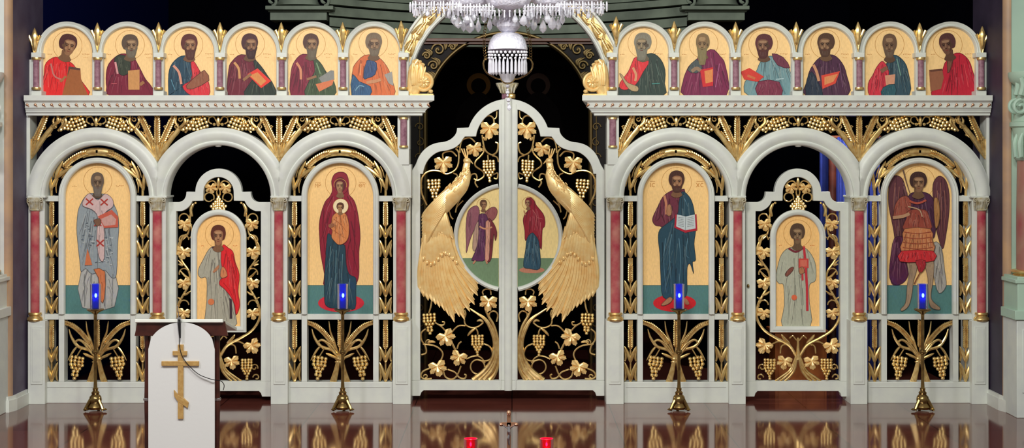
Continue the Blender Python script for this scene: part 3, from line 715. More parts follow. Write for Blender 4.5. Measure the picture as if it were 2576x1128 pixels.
def deacon_door(mir, label, fn):
    f = (lambda x: MX - x) if mir else (lambda x: x)
    c = 549.5; Y = .15
    t = thing('deacon_door', label, 'door', M3(f(c), 999, Y))
    def mb(): m = MB(); m.mir = mir; return m
    ho = [(418, 998), (418, 509)] + cr([(450, 509), (461, 504), (467, 494), (468.6, 482.5)], 4) + arcp(549.5, 483, 58.5, 180, 90, 16)
    hi = [(443, 960), (443, 532)] + cr([(456.6, 532), (468.6, 526), (478, 517), (484, 506)], 4) + [(511, 505.5)] + arcp(549.5, 484, 38, 180, 90, 12)
    R = lambda pts: [(2 * c - x, y) for x, y in pts[::-1]]
    b = mb()
    b.prism(ho[1:] + R(ho[1:-1]) + R(hi[1:-1]) + [] if False else ho[1:] + R(ho[1:-1]) + [(2 * c - 418, 958), (2 * c - 443, 958)] + R(hi[1:])[::1] + hi[1:-1][::-1] + [(443, 958), (418, 958)] if False else
            ho[1:-1] + [ho[-1]] + R(ho[1:-1]) + [(2 * c - 418, 960), (2 * c - 443, 960)] + [(2 * c - x, y) for x, y in hi[1:]] + hi[1:-1][::-1] + [(443, 960), (418, 960)], Y, Y + .07)
    b.prism([(418, 960), (2 * c - 418, 960), (2 * c - 418, 999), (2 * c - 440, 999), (2 * c - 443, 990), (2 * c - 448, 985), (448, 985), (443, 990), (440, 999), (418, 999)], Y, Y + .07)
    b.build('door_frame', WHITE, t, smooth=20, bevel=.004)
    b = mb(); path = [(c - 55, 822), (c - 55, 597)] + arcp(c, 597, 55, 180, 0, 32)[1:] + [(c + 55, 822)]
    b.sweep(path, [(0, .03), (0, 0), (3, -.012), (8, -.016), (11, -.006), (14.5, -.002), (14.5, .03)], closed=True, y=Y - .02)
    b.build('icon_frame', WHITE, t, smooth=45)
    p = Paint(Y + .005); q = f(c)
    bg = [(q - 56, 823)] + arcp(q, 597, 56, 180, 0, 32) + [(q + 56, 823)]
    p.face(bg, p.nx(), (250, 200, 128)); fn(p)
    p.add([p.W(a, d, Y + .012) for a, d in bg], [tuple(range(len(bg) - 1, -1, -1))], (90, 60, 30))
    p.build('painting', PAINT, t, smooth=0)
    y = Y + .035
    b = mb()      # vine stems
    for sd in (-1, 1):
        X = lambda x: c + sd * (c - x)
        T = lambda pts: [(X(a), d) for a, d in pts]
        b.tube(T([(549, 905), (540, 888), (525, 868), (492, 850), (463, 830), (446, 800), (449, 767), (461, 743), (476, 714), (476, 685), (459, 659), (447, 633), (452, 610), (472, 590), (477, 560), (480, 535), (488, 512)]), [4.5, 3.6, 3, 2.8, 2.4], y, .8, 8)
        for cyy in (550, 604, 688, 768):
            b.tube(spiral(X(463), cyy, 12, 12, 90 - sd * 110, 90 + sd * 90, 12), 1.9, y - .006, .8, 6, 0)
        for (pts) in ([(476, 700), (466, 695), (452, 680)], [(448, 640), (458, 600), (474, 588)], [(459, 744), (470, 740), (480, 732)], [(449, 665), (460, 668), (448, 655)], [(478, 560), (484, 590), (476, 600)], [(447, 770), (455, 756), (446, 748)]): blade(b, T(pts), 3, y - .008)
        b.tube(T([(530, 868), (500, 860), (478, 872), (470, 880)]), 2.2, y, .8, 6)
        b.tube(T([(536, 880), (520, 868), (508, 872), (505, 890)]), 2, y, .8, 6)
        b.tube(T(spiral(459, 925, 9, 3, 200, -200, 16)), 1.8, y, .8, 6, 0)
        b.tube(T(spiral(454, 950, 9, 3, 0, 300, 14)), 1.8, y, .8, 6, 0)
        b.tube(T([(549, 860), (542, 852), (536, 846), (528, 852)]), 2, y, .8, 6)
        blade(b, T([(528, 864), (515, 852), (508, 842)]), 3.6, y - .01)
        b.tube(T(spiral(526, 497, 13, 10, -30, 330, 20)), 2.0, y, .8, 6, 0)
        b.tube(T([(549, 500), (545, 484), (548, 470), (538, 456), (526, 458), (520, 466)]), 2.0, y, .8, 6)
        blade(b, T([(484, 545), (480, 528), (486, 512)]), 4, y - .01); b.ell(X(492), 511, 3.5, 3.5, 0, y - .01)
        for k in range(3):
            b.tube(T([(548 - k * 1, 895), (541 - k * 5, 930), (529 - k * 10, 948), (516 - k * 12, 959)]), [3.4, 3.2, 2.6], y - .012 + k * .004, .9, 7)
    blade(b, [(c, 472), (c, 458), (c, 447)], 4, y - .012); blade(b, [(c, 520), (c, 505), (c, 490)], 5.5, y - .016)
    b.tube([(c, 905), (c, 880), (c, 850)], [7, 4, 2.5], y - .008, .8, 8)
    b.build('vine', GOLD, t)
    for sd in (-1, 1):
        X = lambda x: c + sd * (c - x)
        for (x, yy, r, a) in ((465, 562, 20, -100), (463, 632, 21, -80), (463, 710, 20, -105), (463, 786, 19, -80), (531, 471, 17, -100), (466, 868, 24, -60), (516, 908, 22, -80)):
            b = mb(); leaf(b, X(x), yy, r, a if sd > 0 else 180 - a, y - .006); b.build('grape_leaf', PALEGOLD, t)
        b = mb(); grapes(b, X(536), 508, 32, 44, y - .01, -sd * 48); b.build('grape_cluster', GOLD, t)
        b = mb(); grapes(b, X(478), 902, 32, 56, y - .012, 0); b.build('grape_cluster', GOLD, t)
    if mir:
        b = MB(); b.ell(1882, 720, 3.5, 5, 0, Y - .012, 5); b.build('door_knob', BRASS, t)
    # white arch over this door
    s = thing('door_arch', 'white moulded arch above the ' + ('right deacon door, blue drape showing behind' if mir else 'left deacon door with the red-shawled figure'), 'arch', M3(f(549), CY, .05), 'arches over the deacon doors')
    cc = f(549); arch_surround(s, cc, cc - 153.4 - (0 if not mir else .6), cc + 153.4)
    b = MB(); b.ell(cc, 367, 9, 3, 0, .04, 4, 10, 6); b.build('keystone_boss', WHITE, s)
    return t
deacon_door(False, 'white arched door with gold vines and an icon of a figure in grey robe and red shawl', deacon_l)
deacon_door(True, 'white arched door with gold vines and an icon of a figure in pale robe holding a red box', deacon_r)

# ------------------------------------------------------------------ royal doors
def angel(p):
    p.halo(1216, 516, 17)
    w = (146, 88, 100)
    p.P(w, [(1199, 518), (1184, 524), (1175, 540), (1172, 576), (1173, 610), (1173, 637), (1182, 606), (1190, 585), (1204, 553), (1206, 530)], 3)
    p.P((186, 150, 130), [(1200, 560), (1192, 585), (1189, 625), (1196, 630), (1206, 595), (1208, 562)], 3)
    p.P((150, 84, 84), [(1218, 540), (1230, 526), (1243, 521), (1251, 530), (1248, 545), (1238, 556), (1224, 558)], 3)
    p.P((96, 44, 84), [(1206, 540), (1222, 540), (1228, 560), (1226, 600), (1224, 652), (1190, 656), (1188, 650), (1199, 624), (1204, 590), (1204, 560)], 3)
    p.P((120, 40, 50), [(1226, 556), (1240, 560), (1250, 585), (1246, 606), (1242, 590), (1236, 650), (1224, 652)], 3)
    p.P((214, 152, 128), [(1222, 558), (1233, 560), (1232, 600), (1230, 653), (1220, 653), (1222, 600)], 2)
    p.L((206, 146, 110), [(1206, 570), (1220, 576), (1238, 572)], 4)
    p.L((190, 130, 100), [(1190, 664), (1196, 656)], 4); p.L((190, 130, 100), [(1226, 664), (1222, 655)], 4)
    head(p, 1216, 515, 9, 12, (100, 66, 44), (150, 106, 74), None, 0, .3)
def maiden(p):
    p.halo(1330, 512, 17)
    p.C((190, 126, 100), 1338, 680, 32, 8)
    p.P((150, 26, 46), [(1324, 505), (1334, 497), (1344, 506), (1350, 518), (1366, 538), (1371, 555), (1370, 570), (1364, 580), (1362, 628), (1352, 604), (1338, 588), (1322, 606), (1320, 580), (1316, 556), (1320, 540), (1328, 528)], 3)
    p.P((44, 80, 100), [(1338, 586), (1326, 600), (1322, 630), (1317, 670), (1332, 676), (1358, 676), (1358, 630), (1354, 604), (1346, 592)], 3)
    folds(p, (110, 146, 160), [[(1344, 600), (1342, 640), (1346, 670)], [(1332, 610), (1328, 668)]], 1.3)
    folds(p, (206, 110, 110), [[(1340, 528), (1350, 548), (1344, 580)], [(1352, 548), (1366, 552)], [(1360, 560), (1358, 600)]], 1.5)
    p.L((180, 126, 90), [(1318, 530), (1322, 542)], 3)
    head(p, 1329, 510, 8, 12, (120, 26, 40), (160, 116, 84), None, 0, -.5, veil=True)
def royal(mir, label, fn):
    Y = .15
    t = thing('royal_door', label, 'door', M3(MX - 1156 if mir else 1156, 997, Y))
    def mb(): m = MB(); m.mir = mir; return m
    R0 = 1278.2
    outer = [(1036, 997), (1036, 430)] + cr([(1045.5, 414), (1053, 396), (1064, 380), (1080, 367), (1098, 360), (1117.5, 357), (1131, 352), (1142, 343), (1148, 333), (1149.7, 322)], 4) + arcp(1279, 354.5, 105.4, 161.5, 90.4, 22)
    inner = [(1057, 958), (1057, 438)] + cr([(1064, 438), (1065.4, 429.5), (1072, 411), (1084, 395), (1102, 383), (1124, 379), (1144, 372), (1157.5, 361), (1164, 351), (1169.6, 344)], 4) + arcp(1279, 354.5, 82.2, 172.5, 107, 16)
    b = mb()
    b.prism(outer[1:] + [(R0, 958), (1255, 958)] + inner[1:][::-1] + [(1057, 958), (1036, 958)], Y, Y + .07)
    b.prism([(1036, 958), (R0, 958), (R0, 983), (1066, 983), (1060, 988), (1057, 997), (1036, 997)], Y, Y + .07)
    b.build('door_frame', WHITE, t, smooth=20, bevel=.004)
    b = mb()
    b.box(1258, 262, 1261, 980, Y - .006, Y)
    b.build('stile_bead', WHITE, t, bevel=.002)
    # medallion
    C0, CYM = 1279, 598
    a0 = math.degrees(math.acos(24 / 131))
    b = mb(); b.sweep(arcp(C0, CYM, 127, 360 - 101, 101, 44)[::-1][::-1] if False else arcp(C0, CYM, 127, 259, 101, 44), [(0, .05), (0, 0), (3, -.012), (7, -.016), (9, -.006), (11, -.002), (11, .05)], y=Y - .01)
    b.build('medallion_ring', WHITE, t, smooth=45)
    p = Paint(Y + .012); k = -1 if mir else 1; q = (MX - C0) if mir else C0
    seg = arcp(q, CYM, 128, 100, 260, 40) if not mir else arcp(q, CYM, 128, 80, -80, 40)
    p.face(seg, p.nx(), (249, 222, 152))
    a = math.degrees(math.asin(52 / 128))
    seg2 = arcp(q, CYM, 128, 180 + a, 259, 14) if not mir else arcp(q, CYM, 128, -a, -79, 14)
    p.face(seg2 + [(seg2[-1][0], 650)], p.nx(), (112, 138, 104))
    fn(p)
    p.add([p.W(a_, d, Y + .02) for a_, d in seg], [tuple(range(len(seg) - 1, -1, -1)) if not mir else tuple(range(len(seg)))], (90, 60, 30))
    p.build('painting', PAINT, t, smooth=0)
    # vine
    y = Y + .035
    b = mb()
    VS = [([(1146, 374), (1154, 385), (1153, 412), (1144, 429), (1124, 438), (1109, 432), (1091, 429), (1073, 434), (1062, 447), (1059, 469), (1062, 490), (1074, 517)], 2.4),
          ([(1140, 436), (1150, 441), (1149, 452), (1142, 456)], 2.0), ([(1115, 400), (1115, 386), (1135, 381), (1149, 394)], 2.2),
          ([(1157, 385), (1158, 367), (1164, 352), (1182, 347), (1195, 358)], 2.2),
          ([(1215, 367), (1217, 381), (1208, 394), (1197, 405), (1196, 418), (1215, 432), (1217, 444), (1202, 454), (1192, 450)], 2.3),
          ([(1213, 340), (1216, 362), (1222, 380), (1237, 390), (1250, 382), (1253, 363), (1246, 358)], 2.3),
          ([(1250, 279), (1249, 294), (1244, 300)], 1.8), ([(1212, 322), (1216, 300), (1230, 291), (1241, 298), (1243, 312)], 2.2),
          ([(1182, 452), (1186, 440), (1196, 438), (1200, 448), (1195, 460), (1202, 472)], 2.2), ([(1227, 390), (1228, 404)], 2),
          ([(1240, 440), (1252, 436), (1250, 450), (1242, 448)], 2), ([(1238, 392), (1250, 396), (1254, 408)], 2), ([(1158, 500), (1150, 515), (1146, 535), (1150, 520), (1165, 505)], 2), ([(1128, 524), (1134, 545), (1140, 552)], 2),
          # lower half
          ([(1216, 812), (1203, 822), (1187, 825), (1171, 817), (1168, 801)], 2.2), ([(1195, 824), (1201, 834), (1202, 843)], 2.2),
          ([(1216, 865), (1232, 873), (1239, 891), (1232, 905), (1216, 909), (1200, 905)], 2.2), (arcp(1201.5, 923.5, 18, -60, 300, 20), 2.1),
          ([(1173, 904), (1186, 898), (1200, 896), (1212, 902), (1220, 914)], 2.0),
          ([(1094, 812), (1110, 822), (1120, 833)], 2.2), ([(1104, 818), (1116, 818), (1118, 811), (1112, 810)], 2),
          ([(1128, 850), (1136, 862), (1144, 878), (1150, 888)], 3), ([(1134, 840), (1144, 828), (1155, 820), (1171, 820)], 2.2), ([(1150, 878), (1154, 866), (1161, 860)], 2.2),
          ([(1071, 828), (1060, 838), (1060, 855), (1070, 872), (1072, 888), (1060, 893)], 2.2), ([(1064, 866), (1091, 870), (1108, 880), (1114, 894), (1107, 910)], 2.3),
          (spiral(1078, 861, 7, 2, 200, -140, 12), 1.8),
          ([(1115, 931), (1120, 948), (1136, 955), (1150, 945), (1160, 921)], 2.2), ([(1126, 930), (1144, 937), (1155, 950), (1168, 953), (1173, 945), (1168, 942)], 2.2),
          ([(1083, 926), (1064, 935), (1059, 948), (1070, 954), (1086, 953)], 2.2), (spiral(1071, 948, 6, 2, 180, -120, 10), 1.8), ([(1086, 758), (1083, 775), (1079, 788)], 2.4),
          ([(1234, 806), (1231, 790), (1242, 783), (1252, 792), (1249, 810)], 2.2), ([(1216, 742), (1214, 734), (1222, 728), (1233, 730), (1235, 742)], 2), ([(1168, 800), (1171, 790), (1168, 780)], 3)]
    for pts, r in VS: b.tube(pts, r, y, .85, 7, 0 if len(pts) > 10 and r < 2.15 else 4)
    for pts in ([(1216, 812), (1208, 806), (1199, 809)], [(1196, 826), (1184, 836), (1176, 846)], [(1075, 862), (1086, 860), (1096, 862)], [(1216, 345), (1222, 352), (1222, 340)], [(1152, 372), (1148, 368), (1145, 371)]): blade(b, pts, 3.6, y - .006)
    for i, pts in enumerate(([(1190, 957), (1221, 931), (1240, 899), (1243, 860), (1232, 825), (1216, 801), (1182, 777)], [(1205, 957), (1232, 929), (1246, 899), (1247, 860), (1238, 828), (1222, 803), (1196, 786)],
                             [(1218, 957), (1240, 929), (1251, 895), (1251, 855), (1242, 820), (1228, 795), (1221, 780)], [(1232, 957), (1247, 936), (1253, 905), (1253, 850)])):
        b.tube(pts, [7.5, 6, 4.6, 4.2, 3.8, 3.2, 2.4], y - .008 + .004 * (i % 2), .8, 8)
    b.build('vine', GOLD, t)
    for (x, yy, r, a) in ((1115, 408, 27, -85), (1193, 372, 23, -75), (1232, 322, 28, -95), (1120, 846, 27, -60), (1155, 897, 24, -110), (1100, 922, 26, -75), (1229, 758, 26, -95)):
        b = mb(); leaf(b, x, yy, r, a, y - .008); b.build('grape_leaf', PALEGOLD, t)
    for (x, yy, w, h) in ((1091, 450, 36, 58), (1229, 402, 34, 58), (1201, 842, 33, 56), (1079, 788, 35, 56)):
        b = mb(); grapes(b, x, yy, w, h, y - .014, 3 if yy != 842 else 0); b.build('grape_cluster', GOLD, t)
    # peacock
    y = Y + .0
    pk = mb()
    pk.tube([(1176, 406, y - .02), (1173, 424, y - .03), (1172, 444, y - .035), (1160, 468, y - .04), (1138, 490, y - .04), (1114, 514, y - .035), (1092, 540, y - .025), (1078, 572, y - .01)], [8, 9, 12.5, 19, 23, 24, 22, 12], y, .5, 14)
    body = pk.build('peacock', PALEGOLD, t)
    hd = mb(); hd.ell(1175, 405, 10, 8.5, -10, y - .02, 8, 12, 8); hd.tube([(1180, 404), (1186, 408), (1190, 413)], 3.4, y - .02, .9, 6, 4, 'tip')
    for dx in (-8, -2, 5): hd.tube([(1174 + dx * .3, 398), (1172 + dx * .8, 386), (1169 + dx, 374)], 1.7, y - .01, .9, 6)
    hd.build('head', PALEGOLD, body)
    w = mb()
    for k in range(12):      # wing quills sweeping down to the frame
        f = k / 11
        a = (1150 - 14 * f, 462 + 36 * f); e = (1060 + 3 * f, 548 + 92 * f)
        m1 = (a[0] + (e[0] - a[0]) * .36 - 3 + 6 * f, a[1] + (e[1] - a[1]) * .3); m2 = (a[0] + (e[0] - a[0]) * .74, a[1] + (e[1] - a[1]) * .66)
        w.tube([(*a, y - .05), (*m1, y - .078 + .02 * abs(f - .5)), (*m2, y - .06), (*e, y - .01)], 4.4, y, .75, 7, 5, 'feather')
    for k in range(70):      # small neck and back feathers, laid along the body
        a = random.random(); bb = random.uniform(-1, 1)
        X = 1174 - 34 * a ** 1.5; Z = 420 + 62 * a
        w.ell(X + bb * (6 + 13 * a), Z + bb * 10 * a, 5.5, 1.6, 248 - 20 * a, y - .05 - .028 * a * (1 - bb * bb), 1.8, 6, 4)
    w.build('wing', PALEGOLD, body)
    tl = mb()
    tips = [(1059, 736), (1066, 748), (1077, 757), (1087, 760), (1096, 768), (1106, 775), (1118, 783), (1130, 796), (1143, 812), (1156, 798), (1169, 806), (1182, 785), (1194, 768), (1202, 745), (1203, 728)]
    tl.prism([(1060, 600), (1124, 532), (1134, 570), (1142, 620), (1150, 662), (1170, 700), (1196, 722), (1186, 760), (1160, 784), (1143, 790), (1118, 768), (1090, 748), (1060, 728)], y + .012, y + .04)
    N = len(tips)
    for i, (tx, ty) in enumerate(tips):
        f = i / (N - 1); rx = 1064 + 70 * f; ry = 610 - 40 * f
        mx_ = rx + (tx - rx) * .42 - (4 + 8 * f); my = ry + (ty - ry) * .5
        tl.tube([(rx, ry, y - .02), (mx_, my, y - .02), (tx, ty, y + .01)], 8.2, y, .55, 8, 7, 'feather')
        tl.tube([(rx + 1, ry + 40, y - .032), (mx_ + 1, my + 10, y - .036), (tx, ty - 14, y - .01)], 1.4, y, .9, 5, 5)
    for i in range(10):      # upper tier ending mid tail
        f = i / 9; tx = 1066 + 84 * f; ty = 656 + 14 * sin(f * 7)
        tl.tube([(1076 + 44 * f, 560 - 26 * f, y - .035), (1070 + 62 * f, 610, y - .045), (tx, ty, y - .03)], 6.4, y, .55, 8, 6, 'feather')
        tl.ell(tx - 1, ty - 4, 5, 3.4, 80, y - .05, 2.4, 7, 5)
    for i in range(8):
        f = i / 7; tx = 1080 + 60 * f; ty = 598 + 8 * sin(f * 9)
        tl.tube([(1098 + 22 * f, 528, y - .045), (1090 + 36 * f, 560, y - .056), (tx, ty, y - .045)], 5, y, .6, 8, 6, 'feather')
    tl.build('tail', PALEGOLD, body)
    return t
royal(False, 'left royal door leaf, white frame with gold peacock facing right and winged angel medallion', angel)
royal(True, 'right royal door leaf, white frame with gold peacock facing left and red-robed maiden medallion', maiden)
t = thing('door_mullion', 'white rounded post between the two royal doors, topped by a small capital', 'post', M3(1278.5, 983, .13))
b = MB(); b.lathe(1278.5, [(983, 10), (980, 10), (260, 10), (250, 9.6), (246, 7)], .15, 16, .6); b.build('post', WHITE, t)
b = MB(); b.lathe(1276, [(249, 14), (234, 14), (233, 15)], .22, 16, .7); b.build('neck', PINK, t)
b = MB(); b.lathe(1276, [(236, 15), (233, 17), (228, 20), (216, 27), (211, 29), (209, 29)], .22, 20, .7)
for k in range(6): b.tube([(1260 + k * 6.5, 234), (1257 + k * 7.6, 222), (1254 + k * 9, 213)], [1.5, 2.4, 3], .16, 1, 6)
b.build('capital', mat_capital, t)
b = MB(); b.lathe(1287, [(248, 9), (246, 10), (238, 10), (236, 8)], .18, 14, .7); b.build('gilt_collar', GOLD, t)

# ------------------------------------------------------------------ cornice + frieze
def cornice(mir, label):
    t = thing('cornice', label, 'cornice', M3(MX - 575 if mir else 575, 290, .0))
    b = MB(); b.mir = mir
    prof = [(240, -.10), (253, -.10), (256, -.085), (258, -.07), (269, -.065), (271, -.075), (273, -.06), (280, -.045), (282, -.05), (285, -.03), (290, -.03)]
    vs = []; fs = []; n = len(prof)
    zt = [M3(0, p, -.1)[2] for p, _ in prof]
    for (p, yy), z in zip(prof, zt):
        L = 67 - (-.02 - yy) * 90; R_ = 1058 + (-yy - .02) * 430
        for X in (L, R_):
            x = b.W(X, p, yy)[0]; vs.append((x, yy, z))
    for X in (67, 1058):
        x = b.W(X, 0, 0)[0]; vs.append((x, .22, zt[-1])); vs.append((x, .22, zt[0]))
    for i in range(n - 1): fs.append((2 * i, 2 * i + 2, 2 * i + 3, 2 * i + 1))
    k = 2 * n
    fs.append((2 * n - 2, k, k + 2, 2 * n - 1)); fs.append((0, 1, k + 3, k + 1)); fs.append((k, k + 1, k + 3, k + 2))
    fs.append(tuple([2 * i for i in range(n)][::-1] + [k + 1, k][::1])); fs.append(tuple([2 * i + 1 for i in range(n)] + [k + 2, k + 3]))
    b.add(vs, fs); b.build('moulding', WHITE, t, smooth=25)
    b = MB(); b.mir = mir
    for i in range(50):
        x = 68 + i * 20.6
        b.ell(x, 263.5, 3.6, 3.6, 0, -.072, 3.6, 7, 6); b.ell(x + 3, 267, 3.4, 1.4, -40, -.07, 2, 6, 4)
    b.build('bead_row', ROSE, t)
cornice(False, 'white moulded cornice with a row of gold beads above the three left arches')
cornice(True, 'white moulded cornice with a row of gold beads above the three right arches')
def frieze(mir, label):
    t = thing('carved_frieze', label, 'carving', M3(MX - 549 if mir else 549, 400, .08))
    def mb(): m = MB(); m.mir = mir; return m
    y = .06
    b = mb(); b.box(66, 290, 75, 500, .02, .2); b.build('side_post', WHITE, t, bevel=.004)
    def fan(xj, sides, base=404):
        b = mb()
        for sd in sides:
            X = lambda d: xj + sd * d
            b.tube([(X(1), base), (X(26), base - 42), (X(58), base - 84)], [3, 7, 6.5, 5.5], y - .005, .6, 8)
            blade(b, [(X(54), base - 80), (X(70), base - 96), (X(67), base - 112)], 4.5, y - .02)
            blade(b, [(X(60), base - 88), (X(72), base - 92), (X(78), base - 104)], 3, y - .012)
            b.ell(X(80), base - 98, 3.5, 3.5, 0, y - .01)
            blade(b, [(X(14), base - 24), (X(10), base - 48), (X(22), base - 62)], 3, y)
            blade(b, [(X(30), base - 56), (X(44), base - 60), (X(58), base - 74)], 2.4, y + .01)
            for k in range(3): b.tube([(X(2 + k * 2), base - 8), (X(5 + k * 5), base - 34), (X(7 + k * 8), base - 56)], 2.4, y - .012, .8, 6)
            # vine hooks beside the grapes
            b.tube([(X(70), base - 70), (X(80), base - 84), (X(86), base - 100), (X(94), base - 108)], 3, y, .8, 7)
            blade(b, [(X(78), base - 78), (X(90), base - 90), (X(88), base - 106)], 4, y - .012)
        b.tube([(xj, base + 3), (xj, base - 30), (xj, base - 50)], [2, 5, 4], y - .008, .7, 8)
        b.build('stalk_fan', GOLD, t)
        if len(sides) == 2:
            b = mb(); ear(b, [(xj, base - 46), (xj, base - 113)], 9, y - .01); b.build('wheat_ear', GOLD, t)
        for sd in sides:
            b = mb(); ear(b, [(xj + sd * 14, base - 50), (xj + sd * 42, base - 113)], 9, y - .004); b.tube([(xj + sd * 4, base - 14), (xj + sd * 15, base - 52)], 2.6, y, .8, 6, 0); b.build('wheat_ear', GOLD, t)
    fan(395.6, (-1, 1)); fan(702.4, (-1, 1)); fan(76, (1,), 400); fan(1006, (-1,), 402)
    for cx in (242, 549, 855.5):
        b = mb()
        for sd in (-1, 1):
            X = lambda d: cx + sd * d
            b.tube([(X(4), 306), (X(12), 294), (X(22), 296), (X(24), 306), (X(16), 312)], 2.2, y, .8, 6)
            b.tube([(X(22), 294), (X(44), 291), (X(70), 293), (X(86), 300)], 2.4, y + .006, .8, 6)
            b.tube([(X(78), 296), (X(86), 306), (X(84), 318), (X(94), 328)], 2.6, y, .8, 6)
            b.ell(X(10), 313, 4.5, 4, 0, y - .01)
        blade(b, [(cx, 318), (cx, 306), (cx, 293)], 5, y - .014)
        for sd in (-1, 1):
            X = lambda d: cx + sd * d
            for (dx, py, r, a0) in ((106, 318, 8, 60), (120, 336, 7, 200), (96, 300, 7, 120), (58, 296, 6, 0), (132, 322, 6, 20)):
                b.tube([(X(a - cx), c) for a, c in spiral(cx + dx, py, r, 2, a0, a0 + 380, 16)], 1.8, y + .004, .8, 6, 0)
            blade(b, [(X(112), 330), (X(124), 344), (X(140), 352)], 3, y); blade(b, [(X(100), 322), (X(108), 306), (X(104), 294)], 3.2, y - .01); blade(b, [(X(40), 297), (X(52), 300), (X(64), 296)], 3, y - .02)
        b.build('scroll', GOLD, t)
        for sd in (-1, 1):
            b = mb(); grapes(b, cx + sd * 28, 302, 38, 70, y - .008, sd * 68); b.build('grape_cluster', GOLD, t)
frieze(False, 'gilded openwork of wheat and grapes between the left cornice and arches')
frieze(True, 'gilded openwork of wheat and grapes between the right cornice and arches')
def pilaster(mir, label):
    t = thing('pilaster', label, 'pilaster', M3(MX - 1015 if mir else 1015, 415, .0), 'short marble pilasters beside the royal doors')
    def mb(): m = MB(); m.mir = mir; return m
    b = mb(); b.box(1000, 290, 1030, 376, .03, .2); b.box(1002, 376, 1029, 415, .0, .2)
    b.box(1000, 414, 1034, 500, .012, .2); b.build('block', WHITE, t, bevel=.003)
    b = mb(); b.lathe(1015.5, [(300, 8.5), (370, 8.5)], .02, 16, .8); b.build('shaft', PINK, t)
    for yy in (298, 369):
        b = mb(); b.lathe(1015.5, [(yy - 3, 9), (yy - 2, 11), (yy + 2, 11.5), (yy + 3, 9)], .02, 16, .8); b.build('ring', GOLD, t)
pilaster(False, 'short pink marble pilaster with gold rings left of the royal doors')
pilaster(True, 'short pink marble pilaster with gold rings right of the royal doors')

# ------------------------------------------------------------------ upper tier
TB = 243
def small_icon(cx, label, fn, bg=(252, 212, 148)):
    t = thing('apostle_icon', label, 'icon', M3(cx, TB, .12), None)
    b = MB(); lo, hi = cx - 76.6, cx + 76.6
    path = [(cx - 63, TB)] + arcp(cx, 131, 63, 180, 0, 40) + [(cx + 63, TB)]
    b.sweep(path, [(0, .10), (0, .02), (2, .0), (5, -.004), (7, .006), (9, .0), (13, -.008), (14, .0), (14, .10)], clamp=(lo, hi), y=.10)
    b.build('arch_frame', WHITE, t, smooth=45)
    p = Paint(.145); g = [(cx - 64, TB)] + arcp(cx, 131, 64, 180, 0, 36) + [(cx + 64, TB)]
    p.face(g, p.nx(), bg); fn(p)
    p.add([p.W(a, c, .15) for a, c in g], [tuple(range(len(g) - 1, -1, -1))], (90, 60, 30))
    p.build('painting', PAINT, t, smooth=0)
def bust(polys, hd, halo, strokes=(), mk=None):
    def fn(p):
        p.halo(halo[0], halo[1], 37)
        if mk:
            marks(p, mk[0], 137, 14); marks(p, mk[1], 136, 22); marks(p, mk[1] + 4, 145, 12, (222, 176, 110))
        for c, pts, sm in polys:
            c = tuple(min(255, q * 1.02 + 2) for q in c)
            p.P(c, [(x, min(y_, 241)) for x, y_ in pts], sm)
        for c, pts, w in strokes: p.L(c, pts, w)
        head(p, *hd)
    return fn
DK = (70, 34, 32)
SK = (128, 92, 66)
A = []
A.append((168, 'icon of a beardless youth in red with a brown book, leftmost small icon',
 bust([((218, 40, 40), [(112, 241), (111, 187), (116, 158), (140, 143), (158, 152), (176, 156), (190, 170), (206, 205), (222, 241)], 3),
       ((156, 92, 50), [(173, 167), (202, 172), (204, 200), (222, 241), (156, 241), (167, 199)], 0), ((90, 60, 50), [(173, 167), (202, 172), (202, 177), (176, 174), (170, 192)], 0)],
      (170, 113, 23, 27, (76, 36, 36), (150, 106, 72), None, 0, .5, False, 12), (170, 115), [((196, 120, 110), [(128, 160), (136, 190), (154, 200)], 4), ((170, 110, 70), [(152, 206), (166, 192)], 6), ((240, 90, 80), [(120, 175), (122, 220)], 2)], (120, 206))))
A.append((320, 'small icon of a grey-haired man in dark maroon holding a tan book',
 bust([((118, 28, 50), [(268, 219), (267, 187), (274, 160), (298, 138), (320, 136), (337, 146), (351, 170), (366, 199), (381, 218), (383, 241), (278, 241)], 3),
       ((52, 60, 46), [(288, 148), (306, 138), (326, 150), (326, 180), (308, 190), (294, 176)], 3), ((196, 140, 84), [(322, 178), (351, 175), (351, 226), (323, 226)], 0)],
      (327, 113, 21, 26, (92, 74, 60), (132, 104, 76), (110, 100, 84), 6, .4), (327, 113), [((214, 150, 150), [(290, 156), (296, 186)], 5), ((160, 110, 70), [(352, 214), (362, 206)], 8), ((196, 90, 100), [(280, 211), (294, 210)], 2)], (268, 364))))
A.append((474, 'small icon of a brown-bearded man in teal and red holding a brown book',
 bust([((34, 66, 84), [(424, 238), (424, 187), (433, 160), (456, 141), (480, 146), (497, 176), (500, 220), (480, 241), (426, 241)], 3),
       ((206, 44, 54), [(480, 158), (489, 156), (506, 184), (524, 205), (525, 241), (482, 241), (459, 217), (483, 199)], 3), ((140, 84, 60), [(468, 216), (508, 180), (517, 180), (526, 202), (484, 224)], 2)],
      (476, 113, 21, 27, (92, 40, 38), (142, 98, 68), (84, 44, 36), 10, .3), (474, 113), [((216, 150, 126), [(436, 165), (450, 182), (456, 212)], 6), ((90, 140, 160), [(430, 200), (440, 226)], 2)], (422, 516))))
